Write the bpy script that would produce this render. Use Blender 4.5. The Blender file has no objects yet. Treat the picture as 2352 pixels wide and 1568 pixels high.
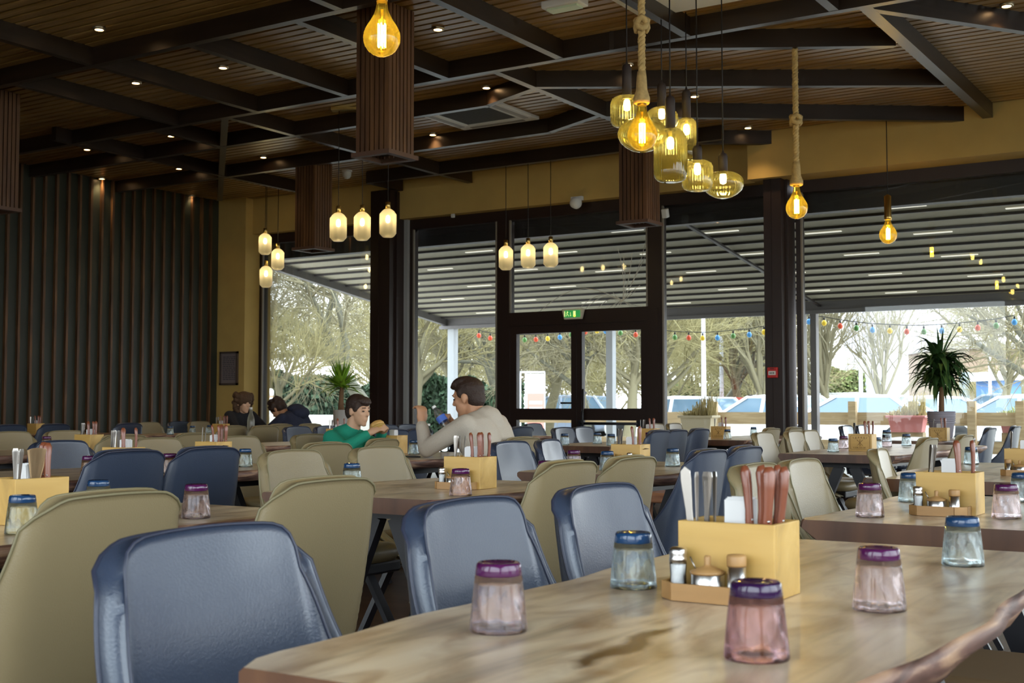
import bpy, math, random
from mathutils import Vector, Matrix, noise
sc = bpy.context.scene
col = sc.collection
PI = math.pi
# ---------------------------------------------------------------- camera
F = 2865.0; TH = math.atan(152/F); YAW = math.radians(32.57); EYE = 1.06
cd = bpy.data.cameras.new('camera'); cam = bpy.data.objects.new('camera', cd); col.objects.link(cam)
cam.location = (0, 0, EYE); cam.rotation_euler = (PI/2 + TH, 0, YAW)
cd.sensor_width = 36; cd.lens = F/2352*36; cd.clip_end = 400; cd.clip_start = .05
cd.dof.use_dof = True; cd.dof.focus_distance = 5.0; cd.dof.aperture_fstop = 10
sc.camera = cam
# ---------------------------------------------------------------- world and exposure
w = bpy.data.worlds.new('sky'); sc.world = w; w.use_nodes = True
nt = w.node_tree; bg = nt.nodes['Background']
tc = nt.nodes.new('ShaderNodeTexCoord'); sx = nt.nodes.new('ShaderNodeSeparateXYZ'); rp = nt.nodes.new('ShaderNodeValToRGB')
nt.links.new(tc.outputs['Generated'], sx.inputs[0]); nt.links.new(sx.outputs['Z'], rp.inputs[0]); nt.links.new(rp.outputs[0], bg.inputs[0])
rp.color_ramp.elements[0].position = 0.0; rp.color_ramp.elements[0].color = (.80, .80, .84, 1)
rp.color_ramp.elements[1].position = .6; rp.color_ramp.elements[1].color = (.78, .88, 1, 1)
bg.inputs[1].default_value = 4.3
sun = bpy.data.lights.new('sun', 'SUN'); sun.energy = 1.6; sun.angle = math.radians(25); sun.color = (1, .95, .86)
so = bpy.data.objects.new('sun', sun); col.objects.link(so); so.rotation_euler = (math.radians(38), math.radians(28), 0)
def portal(loc, rot, sx_, sy_):
    l = bpy.data.lights.new('window_portal', 'AREA'); l.shape = 'RECTANGLE'; l.size = sx_; l.size_y = sy_; l.cycles.is_portal = True
    o = bpy.data.objects.new('window_portal', l); col.objects.link(o); o.location = loc; o.rotation_euler = rot
portal((-5.6, 13.95, 1.9), (-PI/2, 0, 0), 16, 3.7)
portal((2.4, 5.8, 2.1), (0, PI/2, 0), 3.4, 16)
portal((-3.4, -2.1, 1.95), (PI/2, 0, 0), 11.6, 3.3)
sc.view_settings.view_transform = 'Standard'; sc.view_settings.look = 'None'; sc.view_settings.gamma = 1
sc.view_settings.use_curve_mapping = False
sc.view_settings.exposure = 0.75
cy = sc.cycles
cy.max_bounces = 9; cy.diffuse_bounces = 4; cy.glossy_bounces = 4; cy.transmission_bounces = 8; cy.transparent_max_bounces = 12
cy.caustics_reflective = False; cy.caustics_refractive = False; cy.sample_clamp_indirect = 4; cy.use_denoising = True
cy.use_adaptive_sampling = True; cy.adaptive_threshold = .03
# ---------------------------------------------------------------- picture to place helpers
def ray(px, py):
    u = px-1176; v = 784-py
    fw = F*math.cos(TH)-v*math.sin(TH); up = F*math.sin(TH)+v*math.cos(TH)
    return (-math.sin(YAW)*fw+math.cos(YAW)*u, math.cos(YAW)*fw+math.sin(YAW)*u, up)
def gp(px, py, h):
    r = ray(px, py); t = (h-EYE)/r[2]; return (r[0]*t, r[1]*t)
def onY(px, py, Y):
    r = ray(px, py); t = Y/r[1]; return (r[0]*t, r[2]*t+EYE)
def onX(px, X):
    r = ray(px, 936); return r[1]*X/r[0]
def atd(px, py, d):      # point at distance d along the view axis
    r = ray(px, py); t = d/F; return (r[0]*t, r[1]*t, r[2]*t+EYE)
# ---------------------------------------------------------------- mesh builder
def rotm(rx=0, ry=0, rz=0): return Matrix.Rotation(rz, 4, 'Z') @ Matrix.Rotation(ry, 4, 'Y') @ Matrix.Rotation(rx, 4, 'X')
def basis(d):
    d = Vector(d).normalized(); a = Vector((0, 0, 1)) if abs(d.z) < .9 else Vector((1, 0, 0))
    x = d.cross(a).normalized(); y = d.cross(x).normalized(); return x, y, d
class MB:
    def __init__(s): s.v = []; s.f = []; s.m = []; s.s = []
    def add(s, vs, fs, m=0, sm=False, M=None):
        b = len(s.v)
        s.v += [tuple(M @ Vector(p)) for p in vs] if M else [tuple(p) for p in vs]
        for f in fs: s.f.append(tuple(b+i for i in f)); s.m.append(m); s.s.append(sm)
        return s
    def box(s, c, d, m=0, M=None):
        x, y, z = c; a, b, e = d[0]/2, d[1]/2, d[2]/2
        vs = [(x+i*a, y+j*b, z+k*e) for k in (-1, 1) for j in (-1, 1) for i in (-1, 1)]
        return s.add(vs, [(0, 2, 3, 1), (4, 5, 7, 6), (0, 1, 5, 4), (2, 6, 7, 3), (0, 4, 6, 2), (1, 3, 7, 5)], m, False, M)
    def bx(s, x0, x1, y0, y1, z0, z1, m=0): return s.box(((x0+x1)/2, (y0+y1)/2, (z0+z1)/2), (x1-x0, y1-y0, z1-z0), m)
    def prism(s, poly, z0, z1, m=0, M=None):
        n = len(poly); vs = [(p[0], p[1], z0) for p in poly]+[(p[0], p[1], z1) for p in poly]
        return s.add(vs, [tuple(range(n-1, -1, -1)), tuple(range(n, 2*n))]+[(i, (i+1) % n, n+(i+1) % n, n+i) for i in range(n)], m, False, M)
    def lathe(s, prof, n=24, c=(0, 0, 0), m=0, sm=True, M=None, caps=True, rib=0, ribn=0):
        vs = []; fs = []
        for (r, z) in prof:
            for i in range(n):
                a = 2*PI*i/n; rr = r*(1+rib*math.cos(a*ribn)) if rib else r
                vs.append((c[0]+rr*math.cos(a), c[1]+rr*math.sin(a), c[2]+z))
        k = len(prof)
        for j in range(k-1):
            for i in range(n): fs.append((j*n+i, j*n+(i+1) % n, (j+1)*n+(i+1) % n, (j+1)*n+i))
        s.add(vs, fs, m, sm, M)
        if caps:
            b = len(s.v)-len(vs)
            if prof[0][0] > 1e-5: s.f.append(tuple(b+i for i in range(n-1, -1, -1))); s.m.append(m); s.s.append(False)
            if prof[-1][0] > 1e-5: s.f.append(tuple(b+(k-1)*n+i for i in range(n))); s.m.append(m); s.s.append(False)
        return s
    def tube(s, pts, rad, n=8, m=0, sm=True, cap=True):
        pts = [Vector(p) for p in pts]; k = len(pts)
        if not isinstance(rad, (list, tuple)): rad = [rad]*k
        vs = []; fs = []; px_ = None
        for i, p in enumerate(pts):
            d = (pts[min(i+1, k-1)]-pts[max(i-1, 0)])
            if d.length < 1e-9: d = Vector((0, 0, 1))
            d.normalize()
            if px_ is None: x, y, _ = basis(d)
            else:
                x = px_ - d*px_.dot(d)
                x = x.normalized() if x.length > 1e-6 else basis(d)[0]
                y = d.cross(x)
            px_ = x
            for j in range(n):
                a = 2*PI*j/n; vs.append(p+(x*math.cos(a)+y*math.sin(a))*rad[i])
        for i in range(k-1):
            for j in range(n): fs.append((i*n+j, i*n+(j+1) % n, (i+1)*n+(j+1) % n, (i+1)*n+j))
        if cap: fs += [tuple(range(n-1, -1, -1)), tuple((k-1)*n+j for j in range(n))]
        return s.add(vs, fs, m, sm)
    def bar(s, a, b, wd, hd, m=0, up=(0, 0, 1)):   # rectangular bar from a to b
        a = Vector(a); b = Vector(b); d = (b-a).normalized(); u = Vector(up)
        x = d.cross(u)
        x = x.normalized() if x.length > 1e-6 else Vector((1, 0, 0))
        y = x.cross(d).normalized(); vs = []
        for p in (a, b):
            for (i, j) in ((-1, -1), (1, -1), (1, 1), (-1, 1)): vs.append(p+x*wd/2*i+y*hd/2*j)
        return s.add(vs, [(0, 1, 2, 3), (7, 6, 5, 4), (0, 4, 5, 1), (1, 5, 6, 2), (2, 6, 7, 3), (3, 7, 4, 0)], m)
    def ell(s, c, r, m=0, n=14, k=9, M=None):
        vs = [(c[0], c[1], c[2]-r[2])]
        for j in range(1, k):
            t = -PI/2+PI*j/k
            for i in range(n):
                a = 2*PI*i/n; vs.append((c[0]+r[0]*math.cos(t)*math.cos(a), c[1]+r[1]*math.cos(t)*math.sin(a), c[2]+r[2]*math.sin(t)))
        vs.append((c[0], c[1], c[2]+r[2])); fs = []; L = len(vs)-1
        for i in range(n): fs.append((0, 1+(i+1) % n, 1+i)); fs.append((L, 1+(k-2)*n+i, 1+(k-2)*n+(i+1) % n))
        for j in range(k-2):
            for i in range(n): fs.append((1+j*n+i, 1+j*n+(i+1) % n, 1+(j+1)*n+(i+1) % n, 1+(j+1)*n+i))
        return s.add(vs, fs, m, True, M)
    def cap(s, p0, p1, r0, r1, m=0, n=12):   # tapered capsule
        p0 = Vector(p0); p1 = Vector(p1); d = (p1-p0).normalized(); pts = []; rs = []
        for a in (-80, -55, -28, 0): pts.append(p0+d*r0*math.sin(math.radians(a))); rs.append(r0*math.cos(math.radians(a)))
        for a in (0, 28, 55, 80): pts.append(p1+d*r1*math.sin(math.radians(a))); rs.append(r1*math.cos(math.radians(a)))
        return s.tube(pts, rs, n, m)
    def build(s, name, mats, parent=None, bevel=0, loc=None, seg=2):
        me = bpy.data.meshes.new(name); me.from_pydata(s.v, [], s.f)
        if not isinstance(mats, (list, tuple)): mats = [mats]
        for t in mats: me.materials.append(t)
        me.polygons.foreach_set('material_index', s.m); me.polygons.foreach_set('use_smooth', s.s); me.update()
        o = bpy.data.objects.new(name, me); col.objects.link(o)
        if parent: o.parent = parent
        if loc: o.location = loc
        if bevel:
            b = o.modifiers.new('bevel', 'BEVEL'); b.width = bevel; b.segments = seg; b.limit_method = 'ANGLE'
        return o
def empty(name, loc=(0, 0, 0), rz=0, parent=None):
    o = bpy.data.objects.new(name, None); col.objects.link(o); o.location = loc; o.rotation_euler = (0, 0, rz); o.empty_display_size = .05
    if parent: o.parent = parent
    return o
def tag(o, label=None, cat=None, group=None, kind=None):
    if label: o['label'] = label
    if cat: o['category'] = cat
    if group: o['group'] = group
    elif 'group' in o and label: del o['group']
    if kind: o['kind'] = kind
    return o
def st(o): o['kind'] = 'structure'; return o
def clone(o, loc, rz, label, group=None, parent=None, scale=None):
    c = o.copy(); col.objects.link(c); c.location = loc; c.rotation_euler = (0, 0, rz)
    if scale: c.scale = scale
    if label: c['label'] = label
    if group: c['group'] = group
    elif 'group' in c: del c['group']
    for ch in o.children:
        d = ch.copy(); col.objects.link(d); d.parent = c
        for g in ch.children:
            e = g.copy(); col.objects.link(e); e.parent = d
    return c
class Proto:      # the first placing moves the built one, later ones copy it
    def __init__(s, root, cat): s.r = root; s.used = False; s.r['category'] = cat
    def put(s, loc, rz, label, group=None, scale=None):
        if s.used: return clone(s.r, loc, rz, label, group, scale=scale)
        s.used = True; s.r.location = loc; s.r.rotation_euler = (0, 0, rz)
        if scale: s.r.scale = scale
        s.r['label'] = label
        if group: s.r['group'] = group
        return s.r
# ---------------------------------------------------------------- materials
def N(t, k, **kw):
    n = t.nodes.new(k)
    for a, b in kw.items(): setattr(n, a, b)
    return n
def mat(name, c, rough=.5, metal=0, spec=.5, var=0, vscale=6, bump=0, bscale=40, coat=0, stretch=None, c2=None, emit=None, es=0, space='Object', trans=0, ior=1.45, alpha=1):
    m = bpy.data.materials.new(name); m.use_nodes = True; t = m.node_tree; p = t.nodes['Principled BSDF']
    p.inputs['Base Color'].default_value = (*c, 1); p.inputs['Roughness'].default_value = rough; p.inputs['Metallic'].default_value = metal
    p.inputs['Specular IOR Level'].default_value = spec; p.inputs['Coat Weight'].default_value = coat; p.inputs['Coat Roughness'].default_value = .15
    p.inputs['Transmission Weight'].default_value = trans; p.inputs['IOR'].default_value = ior
    if emit: p.inputs['Emission Color'].default_value = (*emit, 1); p.inputs['Emission Strength'].default_value = es
    if var or c2 or bump:
        tcn = N(t, 'ShaderNodeTexCoord'); mp = N(t, 'ShaderNodeMapping'); t.links.new(tcn.outputs[space], mp.inputs[0])
        if stretch: mp.inputs['Scale'].default_value = stretch
    if var or c2:
        nz = N(t, 'ShaderNodeTexNoise'); nz.inputs['Scale'].default_value = vscale; nz.inputs['Detail'].default_value = 6; t.links.new(mp.outputs[0], nz.inputs['Vector'])
        r = N(t, 'ShaderNodeValToRGB'); t.links.new(nz.outputs['Fac'], r.inputs[0])
        lo = [x*(1-var) for x in c]; hi = c2 if c2 else [min(1, x*(1+var)) for x in c]
        r.color_ramp.elements[0].position = .35; r.color_ramp.elements[0].color = (*lo, 1)
        r.color_ramp.elements[1].position = .68; r.color_ramp.elements[1].color = (*hi, 1)
        t.links.new(r.outputs[0], p.inputs['Base Color'])
    if bump:
        nb = N(t, 'ShaderNodeTexNoise'); nb.inputs['Scale'].default_value = bscale; nb.inputs['Detail'].default_value = 3; t.links.new(mp.outputs[0], nb.inputs['Vector'])
        b = N(t, 'ShaderNodeBump'); b.inputs['Strength'].default_value = bump; b.inputs['Distance'].default_value = .01
        t.links.new(nb.outputs['Fac'], b.inputs['Height']); t.links.new(b.outputs[0], p.inputs['Normal'])
    return m
def wood(name, c, c2, rough=.45, axis=1, sc_=3, coat=0, streak=None, dark=.55, stain=None, bump=.15):
    m = bpy.data.materials.new(name); m.use_nodes = True; t = m.node_tree; p = t.nodes['Principled BSDF']
    p.inputs['Roughness'].default_value = rough; p.inputs['Coat Weight'].default_value = coat; p.inputs['Coat Roughness'].default_value = .3
    g = N(t, 'ShaderNodeTexCoord'); mp = N(t, 'ShaderNodeMapping'); t.links.new(g.outputs['Object'], mp.inputs[0])
    s = [7, 7, 7]; s[axis] = .7; mp.inputs['Scale'].default_value = s
    n1 = N(t, 'ShaderNodeTexNoise'); n1.inputs['Scale'].default_value = sc_; n1.inputs['Detail'].default_value = 8; n1.inputs['Distortion'].default_value = .8
    t.links.new(mp.outputs[0], n1.inputs['Vector'])
    r = N(t, 'ShaderNodeValToRGB'); t.links.new(n1.outputs['Fac'], r.inputs[0])
    e = r.color_ramp.elements; e[0].position = .3; e[0].color = (*[x*dark for x in c], 1); e[1].position = .7; e[1].color = (*c2, 1)
    k = e.new(.48); k.color = (*c, 1)
    out = r.outputs[0]
    if stain:
        ns = N(t, 'ShaderNodeTexNoise'); ns.inputs['Scale'].default_value = 4.2; ns.inputs['Detail'].default_value = 7; ns.inputs['Distortion'].default_value = 1.2
        m5 = N(t, 'ShaderNodeMapping'); q5 = [2.2, 2.2, 2.2]; q5[axis] = .9; m5.inputs['Scale'].default_value = q5; t.links.new(g.outputs['Object'], m5.inputs[0]); t.links.new(m5.outputs[0], ns.inputs['Vector'])
        rs = N(t, 'ShaderNodeValToRGB'); rs.color_ramp.elements[0].position = .47; rs.color_ramp.elements[0].color = (0, 0, 0, 1); rs.color_ramp.elements[1].position = .70; rs.color_ramp.elements[1].color = (.85, .85, .85, 1)
        t.links.new(ns.outputs['Fac'], rs.inputs[0]); m6 = N(t, 'ShaderNodeMix', data_type='RGBA'); t.links.new(rs.outputs[0], m6.inputs['Factor']); t.links.new(out, m6.inputs[6]); m6.inputs[7].default_value = (*stain, 1); out = m6.outputs[2]
    if streak:
        (ax, ay), (bx_, by_), wd, cc = streak
        L = math.hypot(bx_-ax, by_-ay); dx, dy = (bx_-ax)/L, (by_-ay)/L
        nd = N(t, 'ShaderNodeTexNoise'); nd.inputs['Scale'].default_value = 9; nd.inputs['Detail'].default_value = 5; t.links.new(g.outputs['Object'], nd.inputs['Vector'])
        ad = N(t, 'ShaderNodeVectorMath', operation='SCALE'); ad.inputs['Scale'].default_value = .07
        sb = N(t, 'ShaderNodeVectorMath', operation='SUBTRACT'); sb.inputs[1].default_value = (.5, .5, .5); t.links.new(nd.outputs['Color'], sb.inputs[0]); t.links.new(sb.outputs[0], ad.inputs[0])
        po = N(t, 'ShaderNodeVectorMath', operation='ADD'); t.links.new(g.outputs['Object'], po.inputs[0]); t.links.new(ad.outputs[0], po.inputs[1])
        o_ = N(t, 'ShaderNodeVectorMath', operation='SUBTRACT'); o_.inputs[1].default_value = (ax, ay, 0); t.links.new(po.outputs[0], o_.inputs[0])
        d1 = N(t, 'ShaderNodeVectorMath', operation='DOT_PRODUCT'); d1.inputs[1].default_value = (dx/L, dy/L, 0); t.links.new(o_.outputs[0], d1.inputs[0])
        d2 = N(t, 'ShaderNodeVectorMath', operation='DOT_PRODUCT'); d2.inputs[1].default_value = (-dy/wd, dx/wd, 0); t.links.new(o_.outputs[0], d2.inputs[0])
        cen = N(t, 'ShaderNodeMath', operation='MULTIPLY_ADD'); cen.inputs[1].default_value = 2; cen.inputs[2].default_value = -1; t.links.new(d1.outputs['Value'], cen.inputs[0])
        q1 = N(t, 'ShaderNodeMath', operation='POWER'); q1.inputs[1].default_value = 4; ab = N(t, 'ShaderNodeMath', operation='ABSOLUTE'); t.links.new(cen.outputs[0], ab.inputs[0]); t.links.new(ab.outputs[0], q1.inputs[0])
        a2 = N(t, 'ShaderNodeMath', operation='ABSOLUTE'); t.links.new(d2.outputs['Value'], a2.inputs[0])
        sm = N(t, 'ShaderNodeMath', operation='ADD'); t.links.new(q1.outputs[0], sm.inputs[0]); t.links.new(a2.outputs[0], sm.inputs[1])
        rr = N(t, 'ShaderNodeValToRGB'); rr.color_ramp.elements[0].position = .35; rr.color_ramp.elements[0].color = (1, 1, 1, 1); rr.color_ramp.elements[1].position = 1; rr.color_ramp.elements[1].color = (0, 0, 0, 1)
        t.links.new(sm.outputs[0], rr.inputs[0])
        mx = N(t, 'ShaderNodeMix', data_type='RGBA'); t.links.new(rr.outputs[0], mx.inputs['Factor']); t.links.new(out, mx.inputs[6]); mx.inputs[7].default_value = (*cc, 1)
        out = mx.outputs[2]
    t.links.new(out, p.inputs['Base Color'])
    b = N(t, 'ShaderNodeBump'); b.inputs['Strength'].default_value = bump; b.inputs['Distance'].default_value = .004
    t.links.new(n1.outputs['Fac'], b.inputs['Height']); t.links.new(b.outputs[0], p.inputs['Normal'])
    return m
def glassy(name, tint=(1, 1, 1), refl=1.0, rough=0.0, opaque=0, ocol=(1, 1, 1), ior=1.45):   # thin glass: clear with a fresnel reflection, optional milky share
    m = bpy.data.materials.new(name); m.use_nodes = True; t = m.node_tree; t.nodes.clear()
    o = N(t, 'ShaderNodeOutputMaterial'); tr = N(t, 'ShaderNodeBsdfTransparent'); tr.inputs[0].default_value = (*tint, 1)
    gl = N(t, 'ShaderNodeBsdfGlossy'); gl.inputs['Roughness'].default_value = rough; fr = N(t, 'ShaderNodeFresnel'); fr.inputs[0].default_value = ior
    mx = N(t, 'ShaderNodeMixShader'); ml = N(t, 'ShaderNodeMath', operation='MULTIPLY'); ml.inputs[1].default_value = refl
    t.links.new(fr.outputs[0], ml.inputs[0]); t.links.new(ml.outputs[0], mx.inputs[0]); t.links.new(tr.outputs[0], mx.inputs[1]); t.links.new(gl.outputs[0], mx.inputs[2])
    out = mx.outputs[0]
    if opaque:
        tl = N(t, 'ShaderNodeBsdfTranslucent'); tl.inputs[0].default_value = (*ocol, 1); m2 = N(t, 'ShaderNodeMixShader'); m2.inputs[0].default_value = opaque
        t.links.new(out, m2.inputs[1]); t.links.new(tl.outputs[0], m2.inputs[2]); out = m2.outputs[0]
    t.links.new(out, o.inputs[0]); return m
def tumbler_glass(name, tint):
    m = bpy.data.materials.new(name); m.use_nodes = True; t = m.node_tree; t.nodes.clear()
    o = N(t, 'ShaderNodeOutputMaterial'); a = N(t, 'ShaderNodeBsdfGlass'); a.inputs[0].default_value = (*tint, 1); a.inputs['IOR'].default_value = 1.42; a.inputs['Roughness'].default_value = 0
    b = N(t, 'ShaderNodeBsdfTransparent'); b.inputs[0].default_value = (*tint, 1); mx = N(t, 'ShaderNodeMixShader'); mx.inputs[0].default_value = .22
    t.links.new(a.outputs[0], mx.inputs[1]); t.links.new(b.outputs[0], mx.inputs[2]); t.links.new(mx.outputs[0], o.inputs[0]); return m
def emis(name, c, s): return mat(name, c, .5, emit=c, es=s)
CREAM = mat('cream_paint', (.52, .35, .105), .75, var=.05, vscale=3)
WPANEL = mat('dark_green_panel', (.028, .032, .022), .42, var=.12, vscale=1.5)
WBAT = wood('batten_wood', (.085, .04, .015), (.16, .075, .028), .5, axis=2)
CEILW = wood('ceiling_slat_wood', (.28, .155, .042), (.43, .26, .085), .36, axis=0, sc_=1.5, dark=.75)
CEILB = mat('ceiling_void', (.025, .014, .007), .9)
BEAM = wood('beam_wood', (.022, .013, .008), (.036, .022, .013), .33, axis=0, sc_=1)
FRAME = mat('dark_brown_metal', (.022, .011, .008), .4)
FLOORM = wood('floor_planks', (.07, .035, .018), (.11, .06, .03), .35, axis=0, sc_=1)
BLACK = mat('black_steel', (.012, .012, .016), .35)
DKWOOD = wood('box_slat_wood', (.085, .035, .012), (.14, .062, .02), .5, axis=2, sc_=1.5)
OLIVE = mat('olive_leather', (.245, .19, .10), .36, bump=.12, bscale=260, spec=.55)
BLUE = mat('navy_leather', (.030, .043, .075), .33, bump=.10, bscale=260, spec=.8, coat=.35)
OLIVED = mat('olive_piping', (.20, .17, .09), .4); BLUED = mat('navy_piping', (.03, .035, .06), .35)
TOP1 = wood('walnut_slab', (.66, .51, .34), (.80, .67, .49), .30, axis=1, sc_=2.4, coat=.5, dark=.5, stain=(.27, .14, .065))
EDGE = wood('slab_bark_edge', (.15, .075, .055), (.46, .28, .17), .5, axis=1, sc_=5, dark=.35, bump=1)
ENDG = wood('slab_end', (.10, .042, .02), (.16, .07, .03), .4, axis=2, sc_=1)
BAMB = wood('bamboo', (.58, .36, .10), (.70, .47, .16), .45, axis=0, sc_=1.6, dark=.8)
BAMB2 = wood('bamboo_tray', (.40, .22, .08), (.50, .29, .11), .45, axis=0, sc_=1.6, dark=.8)
BAMBD = mat('burnt_bamboo', (.09, .04, .015), .7)
STEEL = mat('brushed_steel', (.62, .60, .58), .28, 1); STEELD = mat('cutlery_steel', (.40, .37, .34), .3, 1)
KNIFE = wood('knife_handle_wood', (.20, .055, .025), (.30, .09, .04), .3, axis=2, sc_=2, coat=.4, dark=.7)
PAPER = mat('white_paper', (.85, .85, .85), .8)
SALT = mat('white_salt', (.9, .9, .9), .9, bump=.3, bscale=300)
CGLASS = glassy('clear_glass_thin', (.97, .98, .98), 1.0)
PANE = glassy('window_glass', (.93, .96, .95), .75)
AMB = glassy('amber_bulb_glass', (.93, .82, .24), 1.5, opaque=.035, ocol=(1, .8, .12))
AMB2 = glassy('amber_ribbed_glass', (.94, .89, .46), 1.8, opaque=.09, ocol=(1, .86, .28))
FROST = glassy('frosted_ribbed_glass', (.95, .90, .78), .8, rough=.3, opaque=.30, ocol=(.95, .88, .74))
FIL = emis('filament', (1, .68, .16), 40); FILW = emis('lamp_core', (1, .78, .36), 24)
BRASS = mat('brass', (.75, .52, .16), .3, 1); ROPE = mat('rope', (.50, .34, .13), .85, var=.2, vscale=30)
CORD = mat('black_cord', (.01, .008, .008), .6); SOCK = mat('black_socket', (.03, .02, .018), .6)
WHITE = mat('white_plastic', (.75, .75, .72), .5); DL = emis('downlight_lens', (1, .62, .30), 16)
# ---------------------------------------------------------------- setting
XL, XR, YB, YF = -14.08, 2.5, -2.2, 14.0
CZ = 4.24; HB = 4.08
st(MB().bx(XL-.3, XR+.3, YB-.3, YF+.2, -.1, 0).build('floor', FLOORM))
c = MB(); y = YB
while y < YF: c.bx(XL, XR, y, y+.082, CZ, CZ+.03, 0); y += .116
c.bx(XL-.3, XR+.3, YB-.3, YF+.2, CZ+.07, CZ+.2, 1)
st(c.build('ceiling', [CEILW, CEILB]))
c = MB().bx(XL-.15, XL, YB-.3, YF+.2, 0, CZ+.07, 0); y = 5.0+.11*0
y = 9.93-.185*60
while y < 13.6: c.bx(XL, XL+.045, y, y+.036, 0, CZ-.01, 1); y += .185
st(c.build('wall_left', [WPANEL, WBAT], bevel=0))
# window wall: pier at the left, band above the glass, deeper boxed band at the right
c = MB().bx(XL, -13.506, 13.65, YF+.2, 0, CZ)
c.bx(-13.506, -5.42, 13.80, YF+.2, 3.70, CZ)
c.bx(-5.42, XR, 13.56, YF+.2, 3.70, CZ)
st(c.build('wall_back', CREAM))
c = MB().bx(XL-.3, XR+.3, YB-.3, YB, 3.6, CZ).bx(XL-.3, XR+.3, YB-.3, YB, 0, .3).bx(XL-.3, -9.2, YB-.3, YB, .3, 3.6)
for xx in (-5.6, -2.0, XR): c.bx(xx-.2, xx+.2, YB-.3, YB, .3, 3.6)
st(c.build('wall_front', CREAM))
for i, (a, b) in enumerate(((-9.2, -5.8), (-5.4, -2.2), (-1.8, 2.3))):  # unseen windows behind the camera, added to brighten tables and chairs
    wr = st(MB().bx(a, b, YB-.2, YB-.14, .3, .37).bx(a, b, YB-.2, YB-.14, 3.53, 3.6).bx(a, a+.07, YB-.2, YB-.14, .37, 3.53).bx(b-.07, b, YB-.2, YB-.14, .37, 3.53).build('window_%d' % (i+20), FRAME))
    MB().bx(a+.07, b-.07, YB-.175, YB-.165, .37, 3.53).build('pane', PANE, wr)
c = MB().bx(XR, XR+.25, YB-.3, YF+.2, 3.8, CZ).bx(XR, XR+.25, YB-.3, YF+.2, 0, .35)
for yy in (YB-.1, 5.3, 9.6, YF): c.bx(XR, XR+.25, yy-.15, yy+.15, .3, 3.85)
st(c.build('wall_right', CREAM))
for i, (a, b) in enumerate(((-2.15, 1.4), (1.4, 5.15), (5.45, 9.45), (9.75, 13.85))):
    wr = st(MB().bx(XR+.08, XR+.14, a, b, .35, .42).bx(XR+.08, XR+.14, a, b, 3.73, 3.8).bx(XR+.08, XR+.14, a, a+.07, .35, 3.8).bx(XR+.08, XR+.14, b-.07, b, .35, 3.8).build('window_%d' % (i+10), FRAME))
    MB().bx(XR+.105, XR+.115, a+.07, b-.07, .42, 3.73).build('pane', PANE, wr)
# windows of the glazed wall
def window(n, x0, x1, z0, z1, fl=.06, fr=.06, ft=.16, fb=.08):
    f = MB().bx(x0, x0+fl, YF-.05, YF+.07, z0, z1).bx(x1-fr, x1, YF-.05, YF+.07, z0, z1).bx(x0+fl, x1-fr, YF-.05, YF+.07, z1-ft, z1).bx(x0+fl, x1-fr, YF-.05, YF+.07, z0, z0+fb)
    # thin inner glazing bead
    f.bx(x0+fl, x0+fl+.02, YF-.06, YF-.03, z0+fb, z1-ft, 1).bx(x1-fr-.02, x1-fr, YF-.06, YF-.03, z0+fb, z1-ft, 1)
    o = st(f.build('window_%d' % n, [FRAME, mat('grey_bead_%d' % n, (.22, .19, .15), .5)]))
    MB().bx(x0+fl, x1-fr, YF-.004, YF+.004, z0+fb, z1-ft).build('pane', PANE, o); return o
window(1, -13.5, -11.05, .0, 3.72)
window(2, -10.62, -9.09, .0, 3.72)
wt = window(3, -9.09, -6.765, 2.25, 3.72, .14, .14, .16, .07)
window(4, -6.765, -5.25, .0, 3.72)
window(5, -4.99, -.6, .0, 3.72)
window(6, -.6, 2.48, .0, 3.72)
# cracks radiating in the pane over the door
random.seed(4)
ck = MB(); cx, cz = onY(1430, 690, YF-.01)
for (px, py) in ((1452, 580), (1490, 535), (1488, 578), (1432, 590), (1418, 568), (1240, 718), (1330, 708), (1345, 715), (1374, 712), (1400, 716), (1410, 716), (1422, 712), (1470, 706), (1455, 712), (1459, 668), (1408, 672), (1412, 690), (1470, 655)):
    x, z = onY(px, py, YF-.01); x = max(-8.93, min(-6.93, x)); z = max(2.33, z); k = 7; pts = []
    bend = random.uniform(-.05, .05)
    if px < 1400: bend = -.13
    for i in range(k+1):
        t = i/k; dx, dz = x-cx, z-cz; L = math.hypot(dx, dz); pts.append((cx+dx*t-dz/L*bend*math.sin(PI*t)*L*1.4, YF-.008, max(2.33, cz+dz*t+dx/L*bend*math.sin(PI*t)*L*1.4)))
    ck.tube(pts, [.0045*(1-.6*abs(i/k-.5)) for i in range(k+1)], 4, cap=False)
ck.build('crack', mat('crack_white', (.75, .72, .60), .4), wt)
# columns
cl = lambda n, x0, x1, y0, y1, z1: st(MB().bx(x0, x1, y0, y1, 0, z1).bx(x1, x1+.035, y0+.12, y1, 0, z1-.02).bx(x0+.42*(x1-x0), x0+.45*(x1-x0), y0-.012, y0, 0, z1).build('trim_%d' % n, FRAME))
cl(1, -11.06, -10.72, 13.62, 14.02, 4.1)
MB_c = MB().bx(-10.72, -10.62, 13.9, 14.05, 0, 3.7); st(MB_c.build('trim_2', mat('grey_aluminium', (.35, .35, .34), .4)))
cl(3, -5.27, -5.06, 13.66, 14.02, 3.72)
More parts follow.
